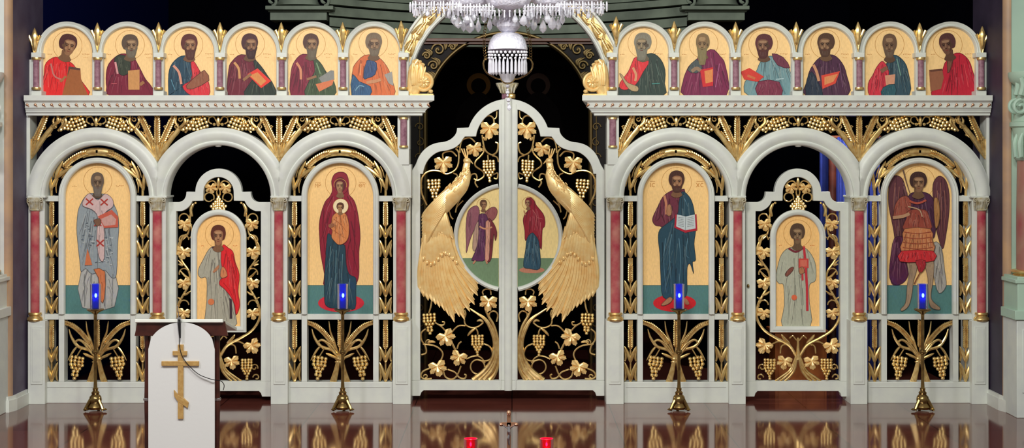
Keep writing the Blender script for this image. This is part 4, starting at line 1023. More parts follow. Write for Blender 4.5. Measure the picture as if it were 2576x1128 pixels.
A.append((631, 'small icon of a dark-bearded man in maroon and black-green with tilted orange book',
 bust([((104, 28, 44), [(574, 241), (575, 176), (584, 154), (607, 137), (642, 149), (650, 180), (632, 205), (616, 241)], 3),
       ((38, 50, 42), [(637, 148), (657, 167), (674, 192), (688, 214), (691, 241), (615, 241), (632, 205), (644, 185)], 3), ((222, 58, 44), [(622, 187), (648, 172), (682, 204), (657, 222)], 0), ((210, 136, 74), [(628, 190), (648, 182), (670, 204), (656, 216)], 0)],
      (628, 112, 21, 27, (74, 38, 42), (128, 88, 62), (58, 30, 30), 9, .4), (629, 111), [((206, 150, 96), [(589, 157), (600, 172), (603, 198)], 6), ((150, 108, 72), [(612, 202), (632, 186)], 7)], (578, 662))))
A.append((786, 'small icon of a long-bearded man in maroon and green with a grey book',
 bust([((122, 32, 54), [(732, 241), (732, 181), (742, 153), (762, 136), (790, 146), (800, 180), (780, 200), (770, 241)], 3),
       ((62, 80, 54), [(789, 146), (806, 158), (821, 182), (840, 206), (840, 241), (768, 241), (780, 200), (792, 180)], 3), ((132, 132, 128), [(802, 196), (832, 177), (840, 178), (841, 200), (812, 212)], 0), ((206, 116, 76), [(794, 212), (840, 200), (836, 214), (803, 231)], 0)],
      (782, 111, 20, 26, (84, 56, 48), (132, 98, 70), (104, 92, 74), 14, .3), (782, 111), [((212, 140, 104), [(746, 158), (756, 175), (757, 200)], 6), ((150, 108, 76), [(772, 200), (796, 192)], 6), ((120, 150, 110), [(796, 158), (806, 186)], 3)], (730, 816))))
A.append((941, 'small icon of a grey-haired man in orange mantle over blue, left of the chandelier',
 bust([((206, 104, 56), [(886, 200), (887, 180), (892, 163), (917, 139), (950, 143), (973, 167), (986, 200), (991, 241), (929, 241), (904, 206)], 3),
       ((50, 74, 116), [(923, 152), (947, 158), (944, 187), (926, 196), (914, 196)], 2), ((44, 84, 122), [(887, 187), (903, 205), (932, 218), (930, 241), (885, 241)], 2), ((152, 148, 142), [(967, 188), (986, 180), (990, 216), (978, 210)], 0)],
      (940, 110, 21, 27, (122, 104, 82), (128, 98, 72), (112, 98, 80), 4, .2), (939, 108), [((200, 140, 100), [(922, 208), (946, 204), (958, 200)], 8), ((120, 160, 180), [(894, 228), (904, 216), (916, 218)], 2.4), ((236, 150, 96), [(908, 160), (906, 190)], 3)], (888, 976))))
B = []
B.append((1619, 'small icon of a white-haired man in dark green cloak over red tunic',
 bust([((44, 60, 54), [(1606, 150), (1638, 134), (1661, 148), (1673, 176), (1672, 210), (1667, 241), (1556, 241), (1560, 216), (1580, 190)], 3),
       ((214, 46, 54), [(1600, 144), (1632, 154), (1618, 181), (1600, 212), (1576, 226), (1560, 222), (1560, 208), (1580, 181), (1590, 158)], 3), ((176, 150, 110), [(1559, 187), (1566, 190), (1579, 208), (1604, 218), (1603, 230), (1582, 224)], 3)],
      (1617, 111, 22, 28, (132, 126, 110), (124, 110, 86), (122, 118, 102), 12, -.3), (1616, 109), [((214, 150, 110), [(1592, 170), (1600, 188), (1598, 204)], 6), ((70, 130, 124), [(1640, 211), (1660, 210)], 3), ((90, 110, 100), [(1650, 160), (1658, 190)], 2)], (1560, 1648))))
B.append((1773, 'small icon of a balding long-bearded man in purple with a red book',
 bust([((118, 34, 72), [(1740, 160), (1787, 124), (1811, 141), (1825, 166), (1827, 241), (1722, 241), (1718, 206), (1728, 176)], 3),
       ((76, 84, 84), [(1729, 176), (1752, 149), (1766, 170), (1752, 184)], 2), ((200, 44, 50), [(1761, 176), (1794, 169), (1794, 216), (1768, 219)], 0), ((218, 136, 78), [(1772, 179), (1793, 174), (1793, 206), (1775, 210)], 0)],
      (1768, 110, 19, 26, (128, 106, 72), (134, 106, 72), (132, 118, 80), 26, -.2, True), (1770, 110), [((150, 122, 96), [(1740, 180), (1752, 172), (1762, 178)], 9), ((170, 90, 130), [(1810, 160), (1800, 220)], 2.4)], (1716, 1808))))
B.append((1928, 'small icon of a dark-haired man in pale teal holding out a red book',
 bust([((112, 146, 152), [(1913, 156), (1936, 141), (1970, 148), (1986, 176), (1990, 241), (1884, 241), (1874, 206), (1900, 184)], 3),
       ((110, 52, 70), [(1942, 135), (1970, 144), (1987, 171), (1956, 164)], 2), ((122, 48, 70), [(1908, 205), (1960, 206), (1966, 241), (1906, 241)], 2), ((206, 60, 50), [(1863, 181), (1885, 171), (1922, 193), (1906, 206), (1872, 200)], 0)],
      (1922, 113, 22, 27, (92, 44, 50), (120, 82, 62), (84, 42, 42), 7, -.3), (1920, 112), [((90, 126, 134), [(1950, 170), (1960, 200), (1975, 236)], 3), ((170, 196, 200), [(1952, 200), (1972, 198)], 3), ((206, 110, 70), [(1880, 190), (1900, 198)], 6)], (1872, 1962))))
B.append((2085, 'small icon of a brown-haired man in dark purple with a tilted orange book',
 bust([((76, 42, 66), [(2039, 173), (2063, 144), (2095, 138), (2118, 158), (2130, 190), (2132, 241), (2027, 241), (2030, 205)], 3),
       ((40, 50, 66), [(2030, 200), (2042, 180), (2058, 206), (2070, 241), (2028, 241)], 2), ((212, 72, 56), [(2066, 190), (2113, 179), (2102, 210), (2069, 224)], 0), ((216, 140, 88), [(2074, 194), (2108, 186), (2096, 206), (2074, 214)], 0)],
      (2078, 111, 22, 27, (84, 58, 44), (130, 96, 70), (84, 58, 46), 5, -.3), (2076, 111), [((206, 148, 110), [(2046, 163), (2054, 180), (2060, 204)], 7), ((120, 80, 110), [(2112, 160), (2120, 220)], 2)], (2026, 2116))))
B.append((2240, 'small icon of a short-bearded man in blue-green cloak over red, second from right end',
 bust([((50, 76, 88), [(2230, 160), (2247, 138), (2270, 150), (2284, 178), (2287, 241), (2218, 241), (2224, 190)], 3),
       ((200, 50, 66), [(2221, 154), (2236, 180), (2230, 216), (2218, 241), (2188, 241), (2184, 211), (2196, 188), (2206, 168)], 3), ((206, 146, 116), [(2226, 190), (2252, 187), (2250, 213), (2229, 215)], 0), ((44, 86, 96), [(2222, 220), (2250, 212), (2252, 241), (2218, 241)], 2)],
      (2238, 113, 20, 28, (104, 80, 62), (112, 84, 64), (104, 84, 68), 4, -.1, True), (2238, 112), [((130, 90, 70), [(2216, 180), (2232, 170)], 10), ((110, 150, 140), [(2256, 148), (2266, 190)], 3)], (2182, 2272))))
B.append((2393, 'small icon of a dark-haired youth in crimson with brown panel, at right end',
 bust([((186, 34, 54), [(2376, 160), (2405, 133), (2431, 144), (2446, 176), (2452, 241), (2344, 241), (2366, 206)], 3),
       ((146, 92, 66), [(2337, 176), (2370, 173), (2374, 196), (2367, 224), (2341, 230)], 0), ((100, 60, 46), [(2337, 176), (2370, 173), (2371, 178), (2341, 181)], 0), ((120, 76, 60), [(2384, 136), (2398, 140), (2392, 170), (2384, 184)], 2)],
      (2384, 111, 21, 27, (84, 48, 48), (110, 74, 58), None, 0, -.5, False, -10), (2384, 113), [((220, 70, 80), [(2425, 160), (2436, 220)], 2.4), ((140, 20, 40), [(2390, 190), (2380, 230)], 2.4)], (2342, 2428))))
for cx, lb, fn in A: small_icon(cx, lb, fn)
for cx, lb, fn in B: small_icon(cx, lb, fn)
# colonnettes and finials
ordl = ['first', 'second', 'third', 'fourth', 'fifth', 'sixth', 'seventh']
CLX = [91, 245, 398.5, 553, 708.5, 863, 1015]
CRX = [1540, 1696, 1851, 2006.5, 2162, 2316.5, 2469]
for side, xs in (('left', CLX), ('right', CRX)):
    for i, x in enumerate(xs):
        w = 10.5
        t = thing('colonnette', 'small pink marble colonnette with gold rings, %s from the left in the %s upper row' % (ordl[i], side), 'column', M3(x, TB, .06), 'colonnettes between the upper icons')
        b = MB(); b.box(x - 13, 229, x + 13, TB, .02, .2); b.box(x - 13, 132, x + 13, 144, .04, .2); b.box(x - 13, 144, x + 13, 229, .09, .2)
        if i == 0 and side == 'left': b.box(x - 22, 150, x - 13, TB, .1, .2)
        if i == 6 and side == 'right': b.box(x + 13, 150, x + 22, TB, .1, .2)
        b.build('block', WHITE, t, bevel=.003)
        b = MB(); b.lathe(x, [(148, 7.5), (225, 7.5)], .065, 16, .8); b.build('shaft', PINK, t)
        for yy in (148, 223):
            b = MB(); b.lathe(x, [(yy - 4, 8), (yy - 3, 11), (yy, 11.5), (yy + 3, 11), (yy + 4, 8)], .065, 16, .8); b.build('ring', GOLD, t)
FLX = [(87, 70), (245, 57), (399, 56), (553.5, 56), (707.5, 56), (862, 56), (1009, 52)]
FRX = [(1550, 41), (1696, 53), (1850.5, 55), (2003, 55), (2158.5, 55), (2313.5, 57), (2471, 66)]
for side, xs in (('left', FLX), ('right', FRX)):
    for i, (x, top) in enumerate(xs):
        y = .10
        b = MB(); bs = top + 72; 
        b.tube([(x, bs - 14), (x, bs - 24), (x, top + 22), (x, top + 12), (x, top)], [2.5, 6, 8.5, 6, .6], y - .012, .8, 8, 3)
        for sd in (-1, 1):
            b.tube([(x + sd * 1.5, bs - 6), (x + sd * 6, bs - 30), (x + sd * 12, top + 26), (x + sd * 15, top + 20)], [1.5, 3, 4, 4.6], y, .8, 8)
            b.tube([(x + sd * 1, bs - 2), (x + sd * 4, bs - 22), (x + sd * 8, top + 34)], [1.5, 2.6, 2.4], y - .012, .8, 7)
        b.tube([(x, bs + 4), (x, bs - 20)], [1.5, 4], y - .006, .8, 8, 0)
        o = b.build('finial', GOLD)
        tag(o, 'gold fleur-shaped finial, %s from the left above the %s row of small icons' % (ordl[i], side), 'finial', 'finials on the upper row')

# ------------------------------------------------------------------ central arch and scroll consoles
t = thing('central_arch', 'tall white arch with gold leaf inlay rising behind the chandelier', 'arch', M3(1279, 243, .15))
AC = (1279, 232)
b = MB(); b.sweep([(1279 - 248, 243)] + arcp(1279, 232, 248, 180, 0, 72) + [(1279 + 248, 243)], [(0, .12), (0, .0), (3, -.012), (7, -.012), (9, .012), (40, .012), (42, -.01), (47, -.01), (48, .0), (48, .12)], y=.14, clamp=(1004, 1554))
b.build('arch_ring', WHITE, t, smooth=40)
b = MB(); b.sweep(arcp(1279, 232, 273, 163, 17, 60), [(-13, .02), (-13, .0), (0, -.006), (13, .0), (13, .02)], y=.15, clamp=(1010, 1548)); b.build('gilt_band', PALEGOLD, t, smooth=50)
b = MB()
def Q(sd, r, q): return (1279 + sd * r * cos(radians(q)), 232 - r * sin(radians(q)))
for sd in (-1, 1):
    for k in range(7):
        a = 23 + k * 10
        blade(b, [Q(sd, 262, a - 3), Q(sd, 268, a + 4), Q(sd, 284, a + 9)], 6, .145)
        blade(b, [Q(sd, 285, a - 2), Q(sd, 277, a + 4), Q(sd, 263, a + 9)], 5, .14)
        ear(b, [Q(sd, 273, a), Q(sd, 273, a + 8)], 5, .142)
b.build('leaf_inlay', GOLD, t)
for mir in (False, True):
    f = (lambda x: MX - x) if mir else (lambda x: x)
    t = thing('scroll_console', 'gold acanthus scroll with rosette on the ' + ('right' if mir else 'left') + ' cornice beside the chandelier lamp', 'ornament', M3(f(1062), 243, .1), 'gilded acanthus scrolls')
    b = MB(); b.mir = mir; y = .09
    b.tube([(1034, 240, y), (1037, 205, y), (1040, 172, y - .01), (1052, 150, y - .02)], [10, 13, 11, 4], y, .8, 10)
    b.tube([(1040, 236, y), (1050, 215, y - .01), (1060, 180, y - .02), (1056, 158, y - .02)], [12, 14, 12, 5], y, .8, 10)
    b.tube(arcp(1066, 206, 21, 150, -170, 22), 4.6, y - .03, 1, 8, 0)
    for k in range(6):
        blade(b, [(1037 + k * 5, 215), (1036 + k * 5.4, 185 + k * 2), (1040 + k * 5.4 + (k % 2) * 4, 152 + k * 3)], 4.6, y - .045, .9)
    for k in range(4): b.ell(1040 + k * 8, 155 + (k % 2) * 7, 6, 4, 60 - k * 30, y - .04, 5)
    b.box(1031, 236, 1090, TB, y - .04, y + .1); b.ell(1084, 230, 6, 5, 0, y - .03)
    b.build('acanthus', PALEGOLD, t)
    b = MB(); b.mir = mir
    b.ell(1066, 206, 18, 18, 0, y - .03, 9, 16, 8)
    for k in range(8): b.ell(1066 + 9 * cos(k * pi / 4), 206 + 9 * sin(k * pi / 4), 6, 3, -k * 45, y - .056, 3, 7, 5)
    b.ell(1066, 206, 4, 4, 0, y - .07, 4)
    b.build('rosette', PALEGOLD, t)

# ------------------------------------------------------------------ sanctuary behind
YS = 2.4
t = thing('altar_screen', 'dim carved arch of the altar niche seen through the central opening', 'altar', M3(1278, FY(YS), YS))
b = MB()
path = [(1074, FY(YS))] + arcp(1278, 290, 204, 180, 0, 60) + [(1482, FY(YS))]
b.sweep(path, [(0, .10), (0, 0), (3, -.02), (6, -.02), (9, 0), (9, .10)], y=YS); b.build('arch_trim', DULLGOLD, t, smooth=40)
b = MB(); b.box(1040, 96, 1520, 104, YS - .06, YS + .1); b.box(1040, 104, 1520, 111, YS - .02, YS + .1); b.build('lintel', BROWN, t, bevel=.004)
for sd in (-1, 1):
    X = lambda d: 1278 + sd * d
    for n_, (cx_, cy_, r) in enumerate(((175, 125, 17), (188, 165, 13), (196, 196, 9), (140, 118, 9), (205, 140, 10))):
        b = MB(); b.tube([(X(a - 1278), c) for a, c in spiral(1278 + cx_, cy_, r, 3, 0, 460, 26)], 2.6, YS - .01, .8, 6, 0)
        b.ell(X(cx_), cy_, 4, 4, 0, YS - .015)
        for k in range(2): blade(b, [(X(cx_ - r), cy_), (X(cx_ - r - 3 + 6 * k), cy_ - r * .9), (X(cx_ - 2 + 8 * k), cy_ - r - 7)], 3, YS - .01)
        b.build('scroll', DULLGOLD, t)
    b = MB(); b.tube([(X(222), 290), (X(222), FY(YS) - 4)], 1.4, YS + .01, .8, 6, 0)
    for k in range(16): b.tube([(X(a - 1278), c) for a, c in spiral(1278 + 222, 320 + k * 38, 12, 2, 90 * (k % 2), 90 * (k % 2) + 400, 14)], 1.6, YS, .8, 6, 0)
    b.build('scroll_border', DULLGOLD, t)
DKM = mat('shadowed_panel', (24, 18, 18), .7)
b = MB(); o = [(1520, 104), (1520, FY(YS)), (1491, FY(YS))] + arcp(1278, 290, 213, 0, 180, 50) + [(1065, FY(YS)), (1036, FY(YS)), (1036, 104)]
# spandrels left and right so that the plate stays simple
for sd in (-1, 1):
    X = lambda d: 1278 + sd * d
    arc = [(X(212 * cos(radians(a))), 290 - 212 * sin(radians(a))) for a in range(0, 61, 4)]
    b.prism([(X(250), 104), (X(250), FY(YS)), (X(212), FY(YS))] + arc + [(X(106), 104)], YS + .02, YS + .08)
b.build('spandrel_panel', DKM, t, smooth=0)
# dim painting in the niche; its colours carry the darkness of the unlit apse
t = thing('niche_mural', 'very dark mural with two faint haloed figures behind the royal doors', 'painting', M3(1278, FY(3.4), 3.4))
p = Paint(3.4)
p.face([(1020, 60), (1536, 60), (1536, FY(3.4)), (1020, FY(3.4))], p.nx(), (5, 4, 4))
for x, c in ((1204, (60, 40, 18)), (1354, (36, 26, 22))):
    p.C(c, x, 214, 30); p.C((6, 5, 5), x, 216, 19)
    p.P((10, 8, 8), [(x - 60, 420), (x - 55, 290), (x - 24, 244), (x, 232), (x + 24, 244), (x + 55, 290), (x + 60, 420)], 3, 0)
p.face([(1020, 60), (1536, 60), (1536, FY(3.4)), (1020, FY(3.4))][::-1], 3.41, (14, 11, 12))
PAINT2 = PAINT.copy(); PAINT2.name = 'unlit_mural_paint'; PAINT2.node_tree.nodes['Principled BSDF'].inputs['Specular IOR Level'].default_value = 0.0; PAINT2.node_tree.nodes['Principled BSDF'].inputs['Roughness'].default_value = 1.0
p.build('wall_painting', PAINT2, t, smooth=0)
# flanking capitals of the apse
for mir in (False, True):
    t = thing('apse_capital', 'grey-green stepped capital with volutes at the upper ' + ('right' if mir else 'left') + ' behind the small icons', 'capital', M3(MX - 750 if mir else 750, 52, 1.9), 'apse capitals')
    k = lambda x: (2553 - x) if mir else x
    def bx(b, x0, y0, x1, y1, d0, d1): 
        a, c = sorted((k(x0), k(x1))); b.box(a, y0, c, y1, d0, d1)
    b = MB(); bx(b, 667, 14, 838, 24, 1.8, 2.4); bx(b, 674, 24, 830, 30, 1.88, 2.4); bx(b, 679, 31, 822, 51, 1.9, 2.4); b.build('abacus', SAGE, t, bevel=.006)
    b = MB()
    for x in (684, 816): b.tube(spiral(k(x), 2, 13, 3, -90, 300, 26), 4, 1.85, 1, 8, 0)
    b.lathe(k(750), [(14, 56), (4, 50), (-20, 46), (-60, 46)], 2.15, 24, .6)
    b.build('volutes', SAGE, t)
# a pier carrying them down to the floor
b = MB(); 
for mir in (False, True):
    k = (lambda x: (2553 - x)) if mir else (lambda x: x)
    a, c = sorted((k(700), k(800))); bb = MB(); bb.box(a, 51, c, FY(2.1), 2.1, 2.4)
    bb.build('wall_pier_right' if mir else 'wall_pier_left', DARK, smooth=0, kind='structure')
# drape and pole
t = thing('drape', 'deep blue drape hanging behind the right deacon door and the winged warrior bay', 'curtain', M3(2130, FY(1.2), 1.2))
b = MB(); n = 60; vs = []
for i in range(n + 1):
    x = 2062 + 150 * i / n; dy = .03 * sin(i * .9) + .012 * sin(i * 2.3)
    for q in (0, .01):
        for py in (345, FY(1.2)): vs.append(b.W(x, py, 1.2, 1.2 + dy + q))
fs = []
for i in range(n):
    a = i * 4; fs += [(a, a + 1, a + 5, a + 4), (a + 2, a + 6, a + 7, a + 3), (a, a + 4, a + 6, a + 2)]
b.add(vs, fs); b.build('fabric', BLUECUR, t)
b = MB(); b.tube([(2056, 345), (2216, 345)], 4, 1.2, 1, 8, 0); b.build('curtain_rail', BROWN, t)
b = MB(); b.lathe(2094, [(350, 10), (FY(1.0), 10)], 1.0, 14); o = b.build('pole', WOOD)
tag(o, 'thick brown wooden pole standing in front of the blue drape', 'pole')
b = MB(); b.box(1950, 838, 2080, FY(.8), .8, 1.1); b.box(1944, 832, 2084, 839, .78, 1.12); b.box(1958, 850, 2020, 985, .79, .8); b.box(2028, 850, 2074, 985, .79, .8)
o = b.build('wooden_cabinet', mat('honey_wood', (186, 108, 48), .4, noise=((140, 70, 30), 6)), bevel=.004); tag(o, 'honey-brown wooden cabinet glimpsed through the lower vines of the right deacon door', 'cabinet')

# ------------------------------------------------------------------ candle stands with blue lamps
def stand(x, label, l2, grp='blue votive lamp stands'):
    y = -.30; f = FY(y)
    t = thing('candle_stand', label, 'candle stand', M3(x, f, y), grp)
    b = MB(); b.lathe(x, [(976, 4), (978, 7), (984, 6), (988, 10), (993, 9), (998, 14), (1006, 16), (1014, 14), (1020, 18), (1024, 20), (f - 4, 16)], y, 24)
    for k in range(3):
        a = radians(90 + 120 * k + 60)
        X = x + 24 * cos(a); yy = y - 24 * S * sin(a)
        b.tube([(x + 12 * cos(a), 1006, y - 12 * S * sin(a)), (x + 20 * cos(a), 1018, y - 20 * S * sin(a)), (x + 27 * cos(a), f - 3, y - 27 * S * sin(a))], [5, 4, 4], y, 1, 8)
        b.ell(x + 26 * cos(a), f - 3, 7, 3, 0, y - 26 * S * sin(a), 7, 8, 6)
        b.ell(x + 12 * cos(a), 1003, 4, 5, 0, y - 13 * S * sin(a), 4, 8, 6)
    b.build('base', BRASS, t)
    b = MB(); b.lathe(x, [(978, 5), (960, 4), (890, 4), (800, 4), (784, 4.5)], y, 14)
    b.build('pole', BRASS, t)
    b = MB(); b.lathe(x, [(892, 4), (890, 8), (886, 9), (882, 8), (880, 4)], y, 14); b.build('knop', BRASS, t)
    b = MB(); b.lathe(x, [(792, 4), (786, 10), (782, 19), (779, 22), (778, 21), (781, 12), (782, 4)], y, 20); b.build('drip_pan', BRASS, t)
    t2 = thing('votive_lamp', l2, 'votive lamp', M3(x, 780, y), 'blue glass votive lamps')
    b = MB(); b.lathe(x, [(778.5, 10), (777, 13), (760, 13.2), (740, 13.2), (716, 13.4), (715, 13.4), (715, 12), (718, 11.6), (774, 11.2), (774.5, 4)], y, 24); b.build('glass', BLUEG, t2)
    b = MB(); b.lathe(x, [(774, 9), (752, 9)], y, 16); b.build('candle', mat('wax' , (8, 16, 190), .4) if 'wax' not in bpy.data.materials else bpy.data.materials['wax'], t2)
    b = MB(); b.ell(x + 1, 744, 5.5, 3.4, 90, y - .022, 3.4, 10, 8); b.build('flame', FLAME, t2)
stand(240, 'tall brass candle stand before the bishop icon, leftmost of four', 'lit blue glass votive lamp in front of the bishop icon')
stand(862, 'tall brass candle stand before the icon of mother and child', 'lit blue glass votive lamp in front of the mother and child icon')
stand(1708, 'tall brass candle stand before the icon with the open book', 'lit blue glass votive lamp in front of the open-book icon')
stand(2321, 'tall brass candle stand before the winged warrior icon, rightmost of four', 'lit blue glass votive lamp in front of the winged warrior icon')

# ------------------------------------------------------------------ lectern
y = -4.0; f = FY(y)
t = thing('lectern', 'dark wooden lectern with turned posts and white-edged top at front left', 'lectern', M3(455, f, y))
b = MB(); zt = M3(0, 805, y)[2]
x0, x1 = M3(345, 0, y)[0], M3(565, 0, y)[0]
def slab(b, xa, xb, ya, yb, z0, z1, rise=0):
    v = [(x, yy, z + (rise if yy == yb else 0)) for x in (xa, xb) for yy in (ya, yb) for z in (z0, z1)]
    b.add(v, [(0, 1, 3, 2), (4, 6, 7, 5), (0, 4, 5, 1), (2, 3, 7, 6), (0, 2, 6, 4), (1, 5, 7, 3)])
slab(b, x0, x1, y - .05, y + .36, zt - .010, zt + .010, -.10)
b.build('top', WHITE, t, smooth=0, bevel=.003, label='white edged lectern top')
b = MB(); b.prism([(346, 809), (565, 809), (573, 846), (338, 846)], y - .03, y - .012); b.build('apron', WOOD, t, smooth=0, bevel=.003)
for x in (371, 546):
    for yy in (y + .02, y + .34):
        b = MB(); b.lathe(x, [(814, 7), (822, 9), (828, 6), (834, 9), (860, 7.5), (900, 6.5), (985, 7.5), (1000, 8), (1020, 8), (1060, 7), (1200, 6.5), (FY(yy) - 10, 8), (FY(yy), 9)], yy, 14)
        b.build('post', WOOD, t)
        if yy == y + .02:
            b = MB(); b.lathe(x, [(1001, 8), (1003, 10.5), (1007, 10.5), (1009, 8)], yy, 14); b.build('ring', CHROME, t)
b = MB(); slab(b, M3(366, 0, y)[0], M3(551, 0, y)[0], y + .02, y + .36, .30, .33); b.build('shelf', WOOD, t, smooth=0)
yc = y - .06
t = thing('lectern_cloth', 'white arched cloth with gold three-barred cross hanging on the lectern', 'cloth', M3(456, FY(yc, .012), yc))
b = MB(); W_, Hh = 26, 46; vs = []; fs = []
def top_at(x):
    u = (x - 456.5) / 83.5; return 812 + (880 - 812) * (1 - sqrt(max(0, 1 - u * u)))
bot = FY(yc, .012)
for q in (0, .006):
    for i in range(W_ + 1):
        x = 373 + 167 * i / W_; tp = top_at(x)
        for j in range(Hh + 1):
            py = tp + (bot - tp) * j / Hh; v = j / Hh
            vs.append(b.W(x, py, yc, yc + q + .0035 * sin(i * .33 + 1.4 * v) * v))
n1 = (W_ + 1) * (Hh + 1)
for i in range(W_):
    for j in range(Hh):
        a = i * (Hh + 1) + j; fs.append((a, a + 1, a + Hh + 2, a + Hh + 1)); c = a + n1; fs.append((c, c + Hh + 1, c + Hh + 2, c + 1))
def edge(l):
    for u, w in zip(l, l[1:]): fs.append((u, w, w + n1, u + n1))
edge([j for j in range(Hh + 1)][::-1]); edge([W_ * (Hh + 1) + j for j in range(Hh + 1)]); edge([i * (Hh + 1) for i in range(W_ + 1)]); edge([i * (Hh + 1) + Hh for i in range(W_ + 1)][::-1])
b.add(vs, fs); b.build('cloth', CLOTH, t, smooth=60)
b = MB(); d0, d1 = yc - .012, yc + .002
b.box(447, 868, 461, 1055, d0, d1); b.box(434, 884, 470, 895, d0 - .001, d1); b.box(406, 910, 500, 921, d0 - .001, d1)
b.prism([(437, 982), (447, 994), (463, 1004), (474, 1014), (472, 1028), (461, 1020), (446, 1010), (438, 998)], d0 - .001, d1)
b.build('cross', TAN, t, smooth=0, bevel=.001)
t = thing('microphone', 'slim black microphone with dangling black cable on the lectern top', 'microphone', M3(453, 808, yc))
b = MB(); b.tube([(451, 798, yc - .01), (453, 815, yc - .02), (455, 850, yc - .02)], [3, 4.2, 2.2], yc, 1, 10); b.build('body', BLACK, t)
b = MB(); b.ell(451, 802, 6, 4, 0, yc - .02, 5, 10, 8); b.tube([(446, 770), (450, 800)], 1.2, yc - .01, 1, 6, 0); b.build('clip', CHROME, t)
b = MB(); b.tube([(454, 846, yc - .02), (453, 868, yc - .018), (460, 895, yc - .018), (476, 918, yc - .018), (500, 940, yc - .018), (522, 950, yc - .018), (540, 955, yc - .02), (554, 961, yc + .02), (561, 972, yc + .03), (557, 986, yc + .05)], 1.0, yc, 1, 6, 8); b.build('cable', BLACK, t)

# ------------------------------------------------------------------ table at the very front with crucifix and red lamps
y = -6.2; zt = .86
t = thing('front_table', 'small cloth-covered table just below the frame carrying crucifix and red lamps', 'table', (M3(1280, 0, y)[0], y, 0))
b = MB(); xc = M3(1280, 0, y)[0]
wbox(b, xc - .42, xc + .42, y - .3, y + .3, zt - .03, zt); b.build('top', WOOD, t, smooth=0, bevel=.004)
for sx in (-1, 1):
    for sy in (-1, 1):
        b = MB(); wbox(b, xc + sx * .37 - .025, xc + sx * .37 + .025, y + sy * .25 - .025, y + sy * .25 + .025, 0, zt - .03); b.build('leg', WOOD, t, smooth=0)
f = FY(y, zt)
t = thing('crucifix', 'small standing crucifix with silver figure in the middle of the bottom edge', 'crucifix', M3(1280, f, y))
b = MB(); b.lathe(1280, [(f, 26), (f - 6, 24), (f - 10, 12), (f - 20, 5)], y, 16); b.build('base', SILV, t)
b = MB(); b.box(1275, 1044, 1285, f - 8, y, y + .01); b.box(1262, 1064, 1298, 1073, y, y + .01); b.ell(1280, 1040, 7, 6, 90, y + .005, 4, 10, 6)
for x in (1261, 1299): b.ell(x, 1068.5, 5, 5, 0, y + .005, 4, 8, 6)
b.build('cross', ROSE, t)
b = MB(); b.ell(1280, 1072, 4, 3.4, 90, y - .006, 3.4, 8, 6); b.tube([(1280, 1074), (1280, 1086), (1281, 1094), (1279, 1104), (1281, 1120)], [3, 4.6, 3.6, 3.8, 2.4], y - .008, .9, 10)
for sd in (-1, 1): b.tube([(1280 + sd * 3, 1077), (1280 + sd * 9, 1074), (1280 + sd * 16, 1069)], [2.2, 1.8, 1.4], y - .005, .9, 7)
b.build('figure', SILV, t)
for x, w in ((1184, 'left'), (1375, 'right')):
    t = thing('votive_cup', 'red glass votive cup at the bottom edge, %s of the crucifix' % w, 'votive lamp', M3(x, f, y), 'red glass votive cups')
    b = MB(); b.lathe(x, [(f, 12), (f - 2, 16), (f - 30, 17), (1106, 17.5), (1104, 17.5), (1104, 16), (f - 30, 15), (f - 6, 13)], y, 24); b.build('glass', REDG, t)
    b = MB(); b.lathe(x, [(f - 4, 12), (1126, 13)], y, 16); b.build('candle', mat('red_wax', (196, 20, 40), .4) if 'red_wax' not in bpy.data.materials else bpy.data.materials['red_wax'], t)
    b = MB(); b.ell(x, 1119, 5, 2.6, 90, y - .002, 2.6, 8, 6); b.build('flame', FLAME, t)

# ------------------------------------------------------------------ chandelier and hanging lamp
y = -3.0
t = thing('chandelier', 'large crystal chandelier of frosted dishes and teardrop prisms at top centre', 'chandelier', M3(1279, 0, y))
def dish(cx, top, bot, hw, yy):
    b = MB(); n = 40; vs = []; fs = []
    prof = [(0.12, bot), (.45, bot - 3), (.8, bot - 10), (1.0, top + 6), (1.0, top), (.9, top)]
    R0 = hw * S * (D + yy) / D
    for (k, py) in prof:
        for i in range(n):
            a = 2 * pi * i / n; r = R0 * k * (1 + .035 * cos(a * 10) * (k > .5)); X, _, Z = M3(cx, py, yy)
            vs.append((X + r * cos(a), yy + r * sin(a) * .8, Z))
    for j in range(len(prof) - 1):
        for i in range(n): fs.append((j * n + i, (j + 1) * n + i, (j + 1) * n + (i + 1) % n, j * n + (i + 1) % n))
    fs.append(tuple(range(n)))
    b.add(vs, fs); o = b.build('crystal_dish', FROST, t, smooth=50)
    b = MB(); m = max(10, int(hw / 2.4))
    for i in range(m):
        a = 2 * pi * i / m; px = cx + hw * .86 * cos(a); q = yy + hw * .86 * S * .75 * .8 * sin(a)
        l = random.uniform(13, 20)
        b.ell(px, bot + 4, 3, 3, 0, q, 3, 6, 5)
        b.tube([(px, bot + 6, q), (px, bot + 6 + l, q)], [1.6, 2.2], yy, 1, 6, 0)
    b.build('prism_fringe', CRYST, o)
for (cx, top, bot, hw, dy) in ((1098, -14, 17, 66, .0), (1462, -14, 16, 62, .0), (1176, -20, 20, 58, -.12), (1388, -20, 19, 56, -.12), (1279, -20, 24, 62, -.2), (1230, -34, 6, 48, .2), (1330, -34, 6, 48, .2)):
    dish(cx, top, bot, hw, y + dy)
